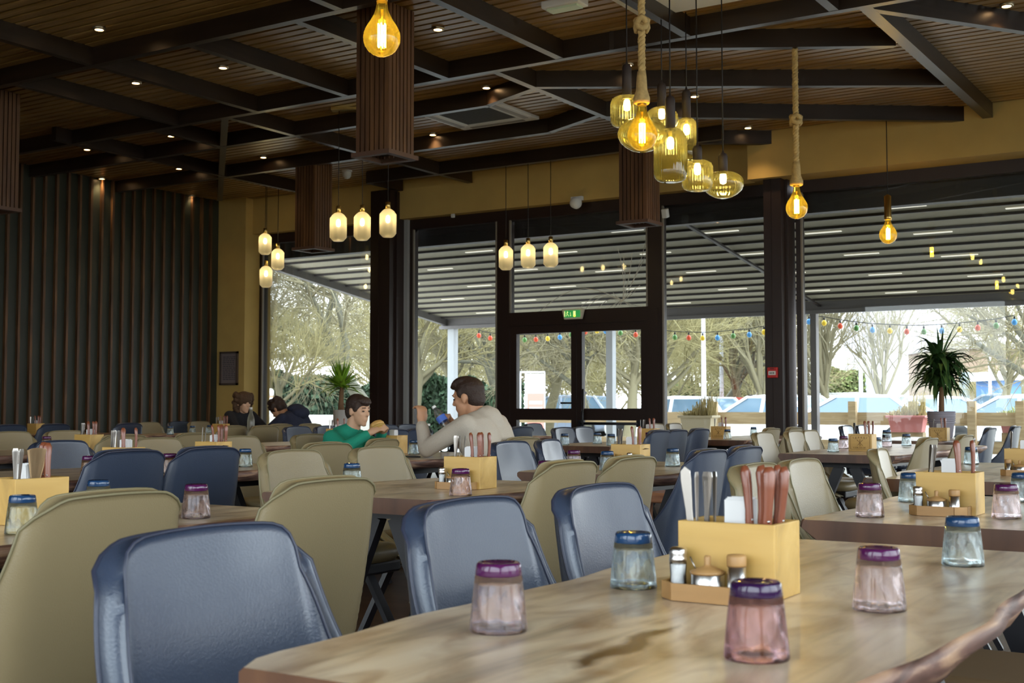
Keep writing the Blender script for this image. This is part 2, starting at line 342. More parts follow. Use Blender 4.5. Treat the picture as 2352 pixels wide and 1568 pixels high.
# double door
d = MB().bx(-9.09, -8.95, YF-.06, YF+.08, 0, 2.3).bx(-6.92, -6.765, YF-.06, YF+.08, 0, 2.3).bx(-8.95, -6.92, YF-.06, YF+.08, 2.14, 2.26)
door = st(d.build('door_1', FRAME))
for (a, b, ga, gb) in ((-8.95, -7.94, -8.847, -8.014), (-7.93, -6.92, -7.853, -7.011)):
    lf = MB().bx(a, ga, YF-.04, YF+.04, .02, 2.14).bx(gb, b, YF-.04, YF+.04, .02, 2.14)
    for z0, z1 in ((.02, .2), (.90, 1.05), (2.035, 2.14)): lf.bx(ga, gb, YF-.04, YF+.04, z0, z1)
    l = lf.build('door_leaf', FRAME, door)
    MB().bx(ga, gb, YF-.004, YF+.004, .2, .90).bx(ga, gb, YF-.004, YF+.004, 1.05, 2.035).build('pane', PANE, l)
    if a > -8: MB().tube([(-7.84, YF-.10, .86), (-7.03, YF-.10, .86)], .018).box((-7.85, YF-.06, .86), (.05, .1, .08)).box((-7.02, YF-.06, .86), (.05, .1, .08)).build('push_bar', BLACK, l)
    else: MB().tube([(-8.0, YF-.09, 1.12), (-8.14, YF-.09, 1.12)], .012).tube([(-8.0, YF-.04, 1.12), (-8.0, YF-.09, 1.12)], .012).build('door_handle', BLACK, l)
MB().tube([(-7.80, YF-.12, .55), (-7.80, YF-.12, 1.3)], .016).box((-7.80, YF-.08, 1.25), (.03, .08, .03)).box((-7.80, YF-.08, .6), (.03, .08, .03)).build('pull_handle', BLACK, door)
# ---------------------------------------------------------------- beams
tn = [10]
def beam(a, b, wd=.075, hb=HB):
    a = Vector((a[0], a[1], 0)); b = Vector((b[0], b[1], 0)); L = (b-a).length; dr = (b-a)/L
    m = MB().bx(-L/2, L/2, -wd/2, wd/2, 0, CZ-hb)
    o = m.build('trim_%d' % tn[0], BEAM); tn[0] += 1; st(o)
    c_ = (a+b)/2; o.location = (c_.x, c_.y, hb+tn[0]*.00013); o.rotation_euler = (0, 0, math.atan2(dr.y, dr.x)); return o
def B(x, y): return gp(x, y, HB)
ya = B(421, 107)[1]; yb = B(1290, 138)[1]; yc = B(513, 339)[1]; yd = B(1100, 328)[1]; ye = B(1100, 390)[1]
beam((XL, ya), (XR, ya)); beam((XL, yb), (XR, yb)); beam((XL, yc), (B(1110, 240)[0], yc)); beam((XL, yd), (B(1263, 306)[0], yd)); beam((B(852, 423)[0], ye), (-5.5, ye))
beam((XL, 3.4), (XR, 3.4))
def yb_(px, py, y0, y1, w=.075): x = B(px, py)[0]; beam((x, y0), (x, y1), w)
yb_(792, 29, ya-2, ya); yb_(1030, 184, ya, yb); yb_(792, 221, ya, yb); yb_(582, 256, ya, yb); yb_(383, 283, ya, yb)
yb_(501, 337, yb, yc); yb_(807, 348, yb, 14.35 if 0 else 13.75); yb_(494, 402, 9.0, 13.7); yb_(1400, 275, yb, 13.75)
yb_(1290, 138, ya, yb); yb_(1588, 92, ya, yb); yb_(1925, 34, ya, yb); yb_(2279, 281, yb, 13.56, .10)
yb_(1588, 92, 3.4, ya); yb_(582, 256, 3.4, ya); yb_(852, 423, ye, 13.75)
beam(B(1232, 203), B(2170, 199)); beam(B(1400, 117), B(2055, 109)); beam(B(1390, 270), B(2254, 281)); beam(B(1450, 331), B(1812, 333))
beam(B(1997, 25), B(2352+250, 114)); beam(B(1112, 248), B(1225, 207)); beam(B(1263, 306), B(1374, 268)); beam(B(517, 272), B(505, 462))
# ---------------------------------------------------------------- slatted ceiling boxes
def slat_box():
    s = .33; r = empty('slatted_ceiling_box')
    MB().bx(.015, s-.015, .015, s-.015, .06, 1.2).build('core', CEILB, r)
    n = 7; q = MB(); wd = s/n
    for i in range(n):
        a = i*wd+.006; b = (i+1)*wd-.006
        for (x0, x1, y0, y1) in ((a, b, 0, .02), (a, b, s-.02, s), (0, .02, a, b), (s-.02, s, a, b)): q.bx(x0, x1, y0, y1, .02, 1.2)
    q.build('slats', DKWOOD, r)
    f = MB()
    for (x0, x1, y0, y1) in ((-.025, s+.025, -.025, .03), (-.025, s+.025, s-.03, s+.025), (-.025, .03, .03, s-.03), (s-.03, s+.025, .03, s-.03)): f.bx(x0, x1, y0, y1, 0, .035)
    f.build('bottom_frame', mat('box_frame_wood', (.10, .05, .03), .5), r)
    return r
P = Proto(slat_box(), 'ceiling box')
for (p, l) in (((892, 352), 'dark slatted wooden ceiling box behind the nearest teardrop bulb'), ((722, 571), 'dark slatted wooden ceiling box between the two left pendant groups'), ((1485, 510), 'dark slatted wooden ceiling box below the amber glass lamp cluster')):
    x, y = gp(*p, 3.03); P.put((x-.33, y, 3.03), 0, l)
x, y = gp(42, 487, 3.03); P.put((x-.33, y-.33, 3.03), 0, 'dark slatted wooden ceiling box at the left picture edge by the green wall')
# ---------------------------------------------------------------- ceiling fittings
r = empty('air_conditioner', (-8.0, 10.52, CZ-.0405)); tag(r, 'square white air conditioning cassette set in the slatted ceiling', 'air conditioner')
s = 1.0; f = MB()
for (x0, x1, y0, y1) in ((0, s, 0, .17), (0, s, s-.17, s), (0, .17, .17, s-.17), (s-.17, s, .17, s-.17)): f.bx(x0, x1, y0, y1, 0, .04)
f.build('panel', WHITE, r, bevel=.01)
g = MB(); 
for i in range(20): g.bx(.18, s-.18, .18+i*.032, .18+i*.032+.012, .008, .02)
g.bx(.17, s-.17, .17, s-.17, .02, .04); g.build('intake_grille', mat('grille_dark', (.06, .055, .05), .6), r)
v = MB()
for (x0, x1, y0, y1) in ((.15, s-.15, .05, .11), (.15, s-.15, s-.11, s-.05), (.05, .11, .15, s-.15), (s-.11, s-.05, .15, s-.15)): v.bx(x0, x1, y0, y1, -.004, .006)
v.build('air_vane', mat('vane_grey', (.25, .23, .20), .5), r)
def downl():
    r = empty('downlight'); MB().lathe([(.036, -.012), (.052, -.012), (.055, 0), (.055, .02), (.036, .02), (.036, -.012)], 20, caps=False).build('rim', mat('downlight_rim', (.4, .33, .22), .4, 1), r)
    MB().lathe([(.0, -.004), (.036, -.004), (.036, .004)], 20, caps=False).build('lens', DL, r)
    l = bpy.data.lights.new('lamp', 'SPOT'); l.energy = 11; l.spot_size = math.radians(95); l.spot_blend = .6; l.color = (1, .70, .38); l.shadow_soft_size = .04
    o = bpy.data.objects.new('lamp', l); col.objects.link(o); o.parent = r; o.location = (0, 0, -.03); return r
P = Proto(downl(), 'downlight')
DLS = [((228, 67), 'near the top left corner above the long dark beam'), ((312, 190), 'left of the two beside the second cross beam'), ((512, 155), 'between two cross beams left of the big bulb'), ((200, 343), 'by the slatted box at the left edge'), ((411, 387), 'on the ceiling left of the diagonal beam'), ((234, 410), 'closest to the top of the green batten wall'), ((441, 451), 'above the corner of batten wall and pier'), ((605, 361), 'above the left group of three pendants'), ((1006, 67), 'right of the tall slatted box at the top'), ((1117, 201), 'above the air conditioning cassette'), ((994, 309), 'below the air conditioning cassette'), ((1442, 149), 'behind the cluster cords near the top'), ((1595, 221), 'just right of the amber cluster cords'), ((1718, 293), 'between the cluster and the right rope'), ((2312, 13), 'at the top right corner'), ((393, 312), 'tiny between beams left of the diagonal beam')]
for p, l in DLS:
    x, y = gp(*p, CZ-.012); P.put((x, y, CZ-.008), 0, 'small glowing recessed downlight '+l)
x, y = gp(1297, 15, CZ-.05)
r = empty('emergency_light', (x, y, CZ), 0); tag(r, 'white boxed emergency light on the ceiling slats', 'emergency light')
MB().box((0, 0, -.03), (.34, .16, .06)).build('housing', WHITE, r, bevel=.01)
MB().box((0, 0, -.068), (.27, .10, .016)).build('diffuser', mat('greenish_diffuser', (.6, .7, .5), .4), r)
x, y = onY(1337, 470, 13.9)
r = empty('motion_sensor', (x, 13.79, y)); tag(r, 'white round motion sensor on the cream band above the door', 'sensor')
MB().lathe([(0, 0), (.06, 0), (.075, .03), (.07, .09), (.04, .12), (0, .12)], 16, M=rotm(PI/2)).build('body', WHITE, r)
MB().box((0, -.02, .06), (.16, .05, .05)).build('mount', WHITE, r)
x, y = gp(797, 408, CZ-.1)
r = empty('security_camera', (x, y, CZ)); tag(r, 'small white dome camera on the slatted ceiling by the second box', 'camera')
MB().lathe([(.05, 0), (.06, -.04), (.055, -.08), (.03, -.11), (0, -.12)], 16).build('dome', WHITE, r); MB().lathe([(.07, 0), (.07, -.02), (.05, -.025)], 16).build('base', WHITE, r)
x, z = onY(1527, 485, 13.7)
r = empty('loudspeaker', (x, 13.79, z)); tag(r, 'small white bracketed speaker right of the lower slatted box', 'speaker')
MB().box((0, -.08, 0), (.07, .08, .11), M=rotm(.3)).build('case', WHITE, r, bevel=.01); MB().bar((0, -.0, .05), (0, -.07, .04), .02, .02).build('bracket', BLACK, r)
x, z = onY(1042, 494, 13.8); tag(MB().box((x, 13.785, z-.01), (.05, .03, .05)).build('wall_detector', WHITE, bevel=.004), 'tiny white detector on the cream band left of the door', 'detector')
# exit sign over the door
x, z = onY(1319, 721, 13.9)
r = empty('exit_sign', (x, 13.9, z)); tag(r, 'green lit running man exit sign above the double door', 'exit sign')
GW, GG = mat('sign_frame', (.62, .55, .42), .5), emis('sign_green', (.015, .16, .035), .9)
MB().prism([(-.16, .065), (.16, .065), (.125, -.07), (-.125, -.07)], 0, .05, M=rotm(PI/2)).build('housing', GW, r, bevel=.006)
MB().bx(-.115, .115, -.062, -.0495, -.045, .045).build('green_face', GG, r)
k = MB(); zz = -.064
def sq(pts): k.prism(pts, 0, .003, M=Matrix.Translation((0, zz+.003, 0)) @ rotm(PI/2))
sq([(-.112, -.035), (-.100, -.035), (-.100, .035), (-.112, .035)])
k.ell((-.066, zz, .026), (.007, .002, .007))
for a, b in (((-.066, .018), (-.068, -.002)), ((-.066, .014), (-.084, .006)), ((-.064, .014), (-.050, .022)), ((-.068, -.002), (-.082, -.03)), ((-.068, -.002), (-.052, -.014)), ((-.052, -.014), (-.048, -.032))):
    k.bar((a[0], zz, a[1]), (b[0], zz, b[1]), .003, .006, up=(0, 1, 0))
k.bar((-.022, zz, .02), (-.016, zz, -.022), .003, .008, up=(0, 1, 0)); sq([(-.030, 0-.018), (-.008, -.018), (-.019, -.032)])
sq([(.02, -.035), (.055, -.035), (.055, .035), (.02, .035)])
k.build('pictogram', emis('sign_pale', (.55, .62, .22), .8), r)
MB().ell((.04, -.066, -.028), (.014, .003, .012)).build('indicator_lamp', emis('sign_lamp', (.45, .9, .02), 3), r)
# fire call point on the right column, framed notice on the pier
x, z = onY(1793, 855, 13.6)
r = empty('fire_call_point', (-5.17, 13.655, z)); tag(r, 'red fire alarm call point on the dark column', 'alarm')
MB().box((0, -.02, 0), (.12, .04, .12)).build('case', mat('red_plastic', (.5, .02, .015), .4), r, bevel=.006)
MB().box((-.0, -.0415, -.005), (.085, .004, .045)).build('white_panel', WHITE, r)
MB().box((-.02, -.045, -.005), (.01, .002, .02)).box((0, -.045, -.005), (.01, .002, .02)).box((.02, -.045, -.005), (.01, .002, .02)).box((0, -.042, .045), (.05, .002, .008)).build('markings', BLACK, r)
x0, z1 = onY(508, 808, 13.65); x1, z0 = onY(548, 884, 13.65)
r = empty('framed_notice', ((x0+x1)/2, 13.645, (z0+z1)/2)); tag(r, 'framed grey printed notice on the cream pier', 'picture')
W_, H_ = (x1-x0)/2, (z1-z0)/2; f = MB()
for (a, b, c_, d_) in ((-W_, W_, H_-.03, H_), (-W_, W_, -H_, -H_+.03), (-W_, -W_+.03, -H_, H_), (W_-.03, W_, -H_, H_)): f.bx(a, b, -.03, 0, c_, d_)
f.build('frame', mat('frame_grey', (.16, .12, .10), .4, .6), r); MB().bx(-W_+.03, W_-.03, -.012, 0, -H_+.03, H_-.03).build('sheet', mat('sheet_grey', (.20, .16, .15), .7), r)
tx = MB(); random.seed(2)
for i in range(13):
    zz = H_-.08-i*(2*H_-.14)/13; xx = -W_+.06
    while xx < W_-.08:
        l_ = random.uniform(.02, .06); tx.bx(xx, min(xx+l_, W_-.06), -.0135, -.012, zz-.009, zz+.006); xx += l_+.012
tx.build('print', mat('print_dark', (.09, .08, .09), .8), r)
# ---------------------------------------------------------------- lamps
def cordto(m, x, y, z0, z1, r=.006): m.tube([(x, y, z0), (x, y, z1)], r, 6)
def filament(h=.14, rad=.016, n=6, mid=True):
    m = MB()
    for i in range(n):
        a = 2*PI*i/n; x, y = rad*math.cos(a), rad*math.sin(a); m.tube([(x, y, -h/2), (x, y, h/2)], .0042, 6)
    return m
# teardrop bulbs: profile for radius 1 (scaled)
TEAR = [(0, -1), (.25, -.965), (.5, -.86), (.72, -.69), (.89, -.45), (.98, -.18), (1.0, .05), (.97, .28), (.86, .55), (.70, .82), (.54, 1.08), (.42, 1.32), (.34, 1.55), (.30, 1.8), (.28, 2.1)]
def bulb(name, px, py, wpx, dist, prof, kind, label, top=None, rope=None):
    x, y, z = atd(px, py, dist); R = wpx*dist/F/2
    r = empty(name, (x, y, z)); tag(r, label, 'lamp')
    MB().lathe([(a*R, b*R) for a, b in prof], 32, caps=False).build('bulb_glass', AMB, r)
    fl = filament(1.25*R, .19*R if kind != 'big' else .20*R); fo = fl.build('filament', FIL, r); fo.location = (0, 0, .15*R)
    MB().tube([(0, 0, 1.55*R), (0, 0, .85*R)], [.09*R, .03*R], 8).tube([(0, 0, .8*R), (0, 0, -.75*R)], .012*R, 5).build('filament_stem', BRASS, r)
    zt = prof[-1][1]*R; top = top-z
    if rope:
        MB().lathe([(.30*R, zt-.01), (.32*R, zt+.03), (.3*R, zt+.06)], 16).build('socket', BRASS, r)
        m = MB(); rr = rope; nn = 3; L = top-zt-.02; steps = int(L/.02)
        for s_ in range(nn):
            pts = []
            for i in range(steps+1):
                t = i/steps; a = t*L/.085*2*PI+s_*2*PI/nn; pts.append((rr*.55*math.cos(a), rr*.55*math.sin(a), zt+.02+t*L))
            m.tube(pts, rr*.62, 6)
        m.build('rope', ROPE, r)
        kz = zt+.02+L*rope_k[0]; m = MB(); pts = [((rr*1.5+.003*math.sin(5*a))*math.cos(a), (rr*1.5)*math.sin(a), kz+.035*math.sin(a*1.5)) for a in [i*PI/6 for i in range(25)]]
        m.tube(pts, rr*.85, 7); m.build('knot', ROPE, r)
        MB().lathe([(rr*2.1, zt+.0), (rr*2.2, zt+.03), (rr*1.5, zt+.08), (rr*1.3, zt+.16), (rr*1.1, zt+.2)], 10, rib=.08, ribn=5).build('rope_binding', ROPE, r)
    else:
        MB().lathe([(.42*R, zt-.03), (.44*R, zt), (.40*R, zt+.01), (.40*R, zt+.22), (.08*R, zt+.24)], 20).build('socket', BRASS, r)
        m = MB(); cordto(m, 0, 0, zt+.2, top, .005); m.build('cord', CORD, r)
    glow(r, 5, .014, .15*R); return r
def glow(r, e, s_, z=0):
    l = bpy.data.lights.new('glow', 'POINT'); l.energy = e; l.color = (1, .62, .24); l.shadow_soft_size = s_
    o = bpy.data.objects.new('glow', l); col.objects.link(o); o.parent = r; o.location = (0, 0, z)
rope_k = [.5]
bulb('teardrop_bulb', 877, 88, 86, 6.1, TEAR, 'big', 'large amber teardrop filament bulb at the top in front of the tall slatted box', CZ, rope=.013)
FLAT = [(0, -.62), (.3, -.6), (.58, -.5), (.82, -.33), (.96, -.12), (1.0, .06), (.95, .22), (.82, .40), (.62, .58), (.46, .8), (.35, 1.02), (.28, 1.3), (.25, 1.6)]
rope_k = [.36]
bulb('rope_bulb', 1475, 311, 70, 7.6, TEAR, 'wide', 'amber teardrop filament bulb on thick knotted rope before the ribbed lamp cluster', CZ, rope=.023)
rope_k = [.47]
bulb('rope_bulb', 1830, 478, 50, 10.45, TEAR, 'small', 'amber teardrop bulb hanging from a long knotted rope beside the right column', HB, rope=.025)
bulb('brass_socket_bulb', 2040, 540, 40, 13.1, TEAR, 'small', 'small amber teardrop bulb on thin cord with tall brass socket at right', HB)
bulb('brass_socket_bulb', 2290, 640, 34, 13.0, TEAR, 'small', 'amber bulb hanging low beside the right picture edge', HB) if 0 else None
# ribbed cluster
def ribbed(px, py, wpx, hpx, dist, shape, label, sockpx):
    x, y, z = atd(px, py, dist); R = wpx*dist/F/2; H = hpx*dist/F/2
    r = empty('ribbed_glass_pendant', (x, y, z)); tag(r, label, 'lamp', 'ribbed amber glass pendant cluster' if 0 else None)
    if shape == 'cyl': pr = [(.30, -1), (.62, -.97), (.86, -.85), (.98, -.62), (1, -.3), (1, .3), (.98, .6), (.88, .83), (.66, .96), (.32, 1)]
    elif shape == 'tall': pr = [(.32, -1), (.62, -.98), (.85, -.9), (.97, -.78), (1, -.6), (1, .45), (.96, .65), (.82, .83), (.58, .95), (.24, 1)]
    else: pr = [(.15, -1), (.42, -.9), (.68, -.68), (.88, -.4), (.98, -.1), (1, .15), (.95, .42), (.82, .68), (.58, .88), (.25, 1)]
    MB().lathe([(a*R, b*H) for a, b in pr], 96, rib=.016, ribn=32).build('glass_shade', AMB2, r)
    S = sockpx*dist/F
    MB().lathe([(.035, H-.02), (.035, H+S-.03), (.028, H+S-.01), (.01, H+S), (.006, H+S+.02)], 16).build('socket', SOCK, r)
    b = MB().lathe([(0, -.045), (.022, -.035), (.026, 0), (.022, .03), (.012, .045)], 14).build('bulb', FILW, r); b.location = (0, 0, .05 if shape != 'tall' else H*.45)
    MB().tube([(0, 0, (.09 if shape != 'tall' else H*.45+.04)), (0, 0, H)], .014, 8).build('bulb_neck', BRASS, r)
    m = MB(); cordto(m, 0, 0, H+S, CZ-.03-z, .005); m.build('cord', CORD, r); glow(r, 7, .018, .05 if shape != 'tall' else H*.45)
ribbed(1440, 257, 76, 72, 9.2, 'cyl', 'drum shaped ribbed amber pendant, leftmost and highest of the cluster', 76)
ribbed(1520, 276, 76, 62, 9.7, 'oval', 'rounded ribbed amber pendant behind the cluster centre', 56)
ribbed(1475, 311, 112, 78, 8.8, 'oval', 'wide oval ribbed amber pendant right behind the roped bulb', 70)
ribbed(1540, 357, 76, 125, 8.7, 'tall', 'tallest cylindrical ribbed amber pendant in mid cluster', 76)
ribbed(1577, 320, 50, 100, 9.9, 'tall', 'slim tall ribbed amber pendant half hidden behind the tallest one', 66)
ribbed(1602, 404, 72, 70, 9.1, 'cyl', 'drum shaped ribbed amber pendant low on the right of the cluster', 36)
ribbed(1661, 425, 94, 62, 9.3, 'oval', 'flat oval ribbed pendant, lowest and rightmost of the cluster', 44)
xs = [atd(p, q, d)[:2] for p, q, d in ((1440, 257, 9.2), (1661, 425, 9.3), (1540, 357, 8.7), (1577, 320, 9.9))]
cx_, cy_ = sum(a[0] for a in xs)/4, sum(a[1] for a in xs)/4
tag(MB().bx(cx_-.55, cx_+.5, cy_-.55, cy_+.55, CZ-.04, CZ).build('ceiling_rose', WHITE, bevel=.01), 'white square ceiling plate carrying the cords of the amber cluster', 'ceiling plate')
# small frosted pendants
def frosted():
    r = empty('frosted_pendant'); R, H = .088, .152
    MB().lathe([(.05, -H), (.062, -H+.01), (R, -H+.04), (R, H-.06), (.062, H-.025), (.04, H-.008), (.022, H)], 72, rib=.015, ribn=36).build('glass_shade', FROST, r)
    MB().lathe([(.026, H-.005), (.026, H+.07), (.008, H+.075)], 16).build('brass_cap', BRASS, r)
    b = MB().lathe([(0, -.04), (.02, -.03), (.024, 0), (.018, .03), (.01, .04)], 12).build('bulb', FILW, r); b.location = (0, 0, .04)
    m = MB(); cordto(m, 0, 0, H+.07, 1.0, .004); m.build('cord', CORD, r); glow(r, 3, .016, .04); return r
P = Proto(frosted(), 'lamp')
GRP = [([(777, 521), (832, 519), (891, 512)], 13.2, ['left of the three frosted pendants over the boy', 'middle of the three frosted pendants over the boy', 'right of the three frosted pendants over the boy, before the column']),
       ([(1162, 592), (1213, 588), (1265, 585)], 15.6, ['left of the frosted trio by the door, in front of the mullion', 'middle of the frosted trio hanging by the door', 'right of the frosted trio hanging by the door']),
       ([(609, 560), (638, 595), (611, 635)], 17.6, ['highest of the three small frosted pendants at the pier', 'middle height frosted pendant right of its two neighbours at the pier', 'lowest of the three small frosted pendants at the pier'])]
for pts, dist, ls in GRP:
    for (p, q), l in zip(pts, ls):
        dq = F*ye/ray(p, q)[1] if dist == 15.6 else dist
        x, y, z = atd(p, q, dq); o = P.put((x, y, z), 0, l)
        for ch in o.children:
            if ch.name.startswith('cord'): ch.scale = (1, 1, 1); ch['top'] = (HB if dist == 15.6 else CZ)-z
# cords get their own length: one mesh per pendant
for o in [o for o in bpy.data.objects if o.name.startswith('cord') and 'top' in o]:
    m = MB(); cordto(m, 0, 0, .19, o['top'], .004); n = m.build('cord', CORD, o.parent); bpy.data.objects.remove(o)
for (pts, dist, _), l in zip(GRP, ('of the trio over the boy', 'of the trio by the door', 'of the pendants at the pier')):
    if dist == 15.6: continue
    q = [atd(a, b, dist)[:2] for a, b in pts]; mx_, my_ = sum(a[0] for a in q)/3, sum(a[1] for a in q)/3
    ang = math.atan2(q[-1][1]-q[0][1], q[-1][0]-q[0][0]); o = MB().box((0, 0, 0), (max(math.dist(q[0], q[2]), .3)+.15, .14, .03)).build('ceiling_plate', BRASS)
    o.location = (mx_, my_, CZ-.015); o.rotation_euler = (0, 0, ang); tag(o, 'slim brass ceiling plate '+l, 'ceiling plate')
ORD = ('first', 'second', 'third', 'fourth', 'fifth', 'sixth', 'seventh', 'eighth', 'ninth', 'tenth', 'eleventh', 'twelfth', 'thirteenth')
# ---------------------------------------------------------------- outdoors
G = mat('pale_asphalt', (.33, .31, .28), .9, var=.12, vscale=.6)
st(MB().bx(-120, 90, YF+.2, 160, -.25, -.02).bx(XR+.25, 90, -60, YF+.2, -.25, -.02).bx(-60, XR+.25, -60, YB-.3, -.25, -.02).build('ground', G))
DKA = mat('pergola_slat', (.035, .028, .028), .5); FAB = mat('pergola_fabric', (.42, .39, .29), .7); GRA = mat('pergola_frame_grey', (.16, .15, .15), .45); PST = mat('post_pale_grey', (.42, .44, .46), .45)
r = empty('pergola', (0, YF+.3, 0)); tag(r, 'grey pergola with dark ribbed sloping fabric roof outside the glazed wall', 'pergola')
Y2 = 5.7; SL = .135; zr = lambda y: 2.80+(Y2-y)*SL
PX0, PX1 = -14.3, 2.4
fb = MB(); fb.add([(PX0, 0, zr(0)), (PX1, 0, zr(0)), (PX1, Y2, zr(Y2)), (PX0, Y2, zr(Y2)), (PX0, 0, zr(0)+.04), (PX1, 0, zr(0)+.04), (PX1, Y2, zr(Y2)+.04), (PX0, Y2, zr(Y2)+.04)], [(0, 1, 2, 3), (7, 6, 5, 4), (0, 4, 5, 1), (1, 5, 6, 2), (2, 6, 7, 3), (3, 7, 4, 0)])
fb.build('fabric_roof', FAB, r)
i = 0; y = .12
while y < Y2-.1:
    MB().bx(PX0, PX1, y-.02, y+.02, zr(y)-.032, zr(y)+.0).build('roof_batten', DKA, r); y += .41; i += 1
xj = onY(1885, 702, 20)[0]
for xx in (PX0, xj, PX1): MB().bar((xx, 0, zr(0)-.075), (xx, Y2, zr(Y2)-.075), .05 if xx == xj else .1, .03 if xx == xj else .12).build('rafter', DKA if xx == xj else GRA, r)
MB().bx(PX0-.1, PX1, Y2-.05, Y2+.12, 2.62, 2.84).bx(PX0-.1, PX1, Y2-.12, Y2-.05, 2.60, 2.66).build('front_beam', GRA, r)
MB().bx(PX0, PX1, -.1, .05, zr(0)-.22, zr(0)+.05).build('wall_beam', DKA, r)
random.seed(8)
for j in range(13):
    yy = .12+.41*j+.23
    for k in range(5):
        xx = PX0+1.0+k*3.9+(j % 3)*1.3+random.uniform(-.1, .1)
        if xx < 1.8: MB().bar((xx, yy, zr(yy)-.006), (xx+.48, yy, zr(yy)-.006), .05, .01).build('light_strip', WHITE if 0 else emis('strip_white', (.9, .85, .75), .5) if j+k == 0 else bpy.data.materials.get('strip_white'), r)
for px, wd, m_ in ((1039, .15, PST), (1403, .13, PST), (1845, .09, GRA), (1872, .10, GRA)):
    xx = onY(px, 900, 20)[0]; MB().bx(xx-wd/2, xx+wd/2, Y2-.06, Y2+.08, -.02, 2.64).build('post', m_, r)
# lamp posts
LP = mat('galvanised', (.55, .56, .60), .45)
for px, yt, dist, wd, hh, l in ((1617, 712, 24, .10, 0, 'pale blue grey post standing beyond the pergola right of the door'), (1658, 560, 40, .14, 0, 'tall white lamp post behind the red car'), (1978, 560, 46, .16, 0, 'thin grey lamp post between the bare willows'), (2155, 400, 34, .18, 0, 'tall grey lamp post behind the drooping plant'), (2275, 740, 50, .14, 0, 'thin lamp post near the brown building')):
    x, y, z = atd(px, 936, dist); zt = atd(px, yt, dist)[2]
    o = MB().lathe([(wd*.6, 0), (wd*.5, 1.2), (wd*.35, zt+.02)], 10).build('street_post', LP, loc=(x, y, -.02)); tag(o, l, 'post')
# fence with rails and posts
WF = wood('fence_wood', (.38, .27, .14), (.48, .36, .20), .7, axis=0, dark=.8)
r = empty('timber_fence', (0, 21.5, 0)); tag(r, 'low timber post and rail fence between terrace and car park', 'fence')
xa, xb = onY(1130, 940, 21.5)[0], 4.0
MB().bx(xa, xb, 0, .05, .76, .98).build('rail', WF, r); MB().bx(xa, xb, 0, .05, .30, .50).build('rail', WF, r)
for px in (1135, 1330, 1500, 1642, 1805, 1961, 2100, 2234, 2345):
    xx = onY(px, 940, 21.5)[0]; MB().bx(xx-.065, xx+.065, -.12, 0, -.02, 1.17 if px > 1600 else .9).build('fence_post', WF, r)
# troughs
def trough(px, wpx, dist, m_, l, hh=.28, zt=.93, dry=(.45, .36, .16)):
    x, y, _ = atd(px, 950, dist); wd = wpx*dist/F
    r = empty('planter_trough', (x, y, 0)); tag(r, l, 'planter')
    a, b = wd/2, .15; v = [(-a*.85, -b*.8, zt-hh), (a*.85, -b*.8, zt-hh), (a*.85, b*.8, zt-hh), (-a*.85, b*.8, zt-hh), (-a, -b, zt), (a, -b, zt), (a, b, zt), (-a, b, zt)]
    f = [(3, 2, 1, 0), (4, 5, 6, 7), (0, 1, 5, 4), (1, 2, 6, 5), (2, 3, 7, 6), (3, 0, 4, 7)]
    MB().add(v, f).bx(-a-.03, a+.03, -b-.03, b+.03, zt-.04, zt).build('trough', m_, r, bevel=.01)
    MB().bx(-a*.9, a*.9, -.1, .1, -.02, zt-hh).build('stand', WF, r)
    p = MB(); random.seed(int(px))
    for i in range(260):
        u = random.uniform(-a, a)*.95; q = random.uniform(-b, b); h = random.uniform(.05, .2)*(1.2+.8*math.sin(u*6))
        p.bar((u, q, zt), (u+random.uniform(-.08, .08), q+random.uniform(-.05, .05), zt+abs(h)), .012, .004)
    p.build('dry_plants', mat('dry_plant_%d' % px, dry, .8), r)
trough(1605, 78, 20.9, mat('cream_trough', (.62, .52, .34), .6), 'cream planter trough of dried plants on the fence beyond the door')
trough(2085, 82, 20.9, mat('pink_trough', (.62, .22, .20), .6), 'pink planter trough left of the drooping plant pot outside')
trough(2345, 90, 20.4, mat('rose_trough', (.60, .24, .24), .6), 'pink planter trough outside at the right picture edge', dry=(.40, .42, .18))
r = MB().bx(-1.5, 1.5, -.2, .2, 0, .95).build('low_wall', mat('pale_render', (.62, .58, .52), .8), bevel=.02); x, y, _ = atd(735, 945, 22.5); r.location = (x, y, -.02); tag(r, 'low pale rendered wall outside behind the small yucca', 'wall')
# sign totem and banner
x, y, _ = atd(1230, 936, 28); r = empty('totem_sign', (x, y, -.02), YAW); tag(r, 'white and red information totem seen through the left door leaf', 'sign')
MB().bx(-.19, .20, -.03, .03, .5, 1.84).build('white_board', mat('sign_white', (.8, .78, .80), .6), r)
MB().bx(-.185, .195, -.034, -.03, .5, 1.40).build('red_panel', mat('sign_red', (.70, .24, .20), .6), r)
q = MB()
for zz in (1.16, 1.02): q.bx(-.14, .15, -.037, -.034, zz, zz+.07)
q.build('pale_lines', mat('sign_pale', (.8, .72, .68), .6), r)
q = MB()
for a in range(6): q.bx(-.11+a*.04, -.085+a*.04, -.034, -.03, 1.62, 1.665)
q.build('faint_lettering', mat('sign_faint', (.72, .5, .45), .6), r)
MB().bx(-.36, -.32, -.02, .02, 0, 1.9).bx(-.24, -.20, -.02, .02, 0, 1.9).bx(.2, .22, -.02, .02, 0, 1.9).bx(-.36, .22, -.02, .02, 1.86, 1.9).build('frame', LP, r)
x, y, _ = atd(870, 936, 27); r = empty('banner_board', (x, y, -.02), YAW); tag(r, 'tall white notice board with dark square marks left of the wide column', 'sign')
MB().bx(-.1, .12, -.02, .02, .95, 1.75).build('board', mat('banner_white', (.85, .86, .88), .6), r); MB().bx(-.13, -.1, -.03, .03, 0, 1.8).bx(.12, .15, -.03, .03, 0, 1.8).build('posts', LP, r)
q = MB()
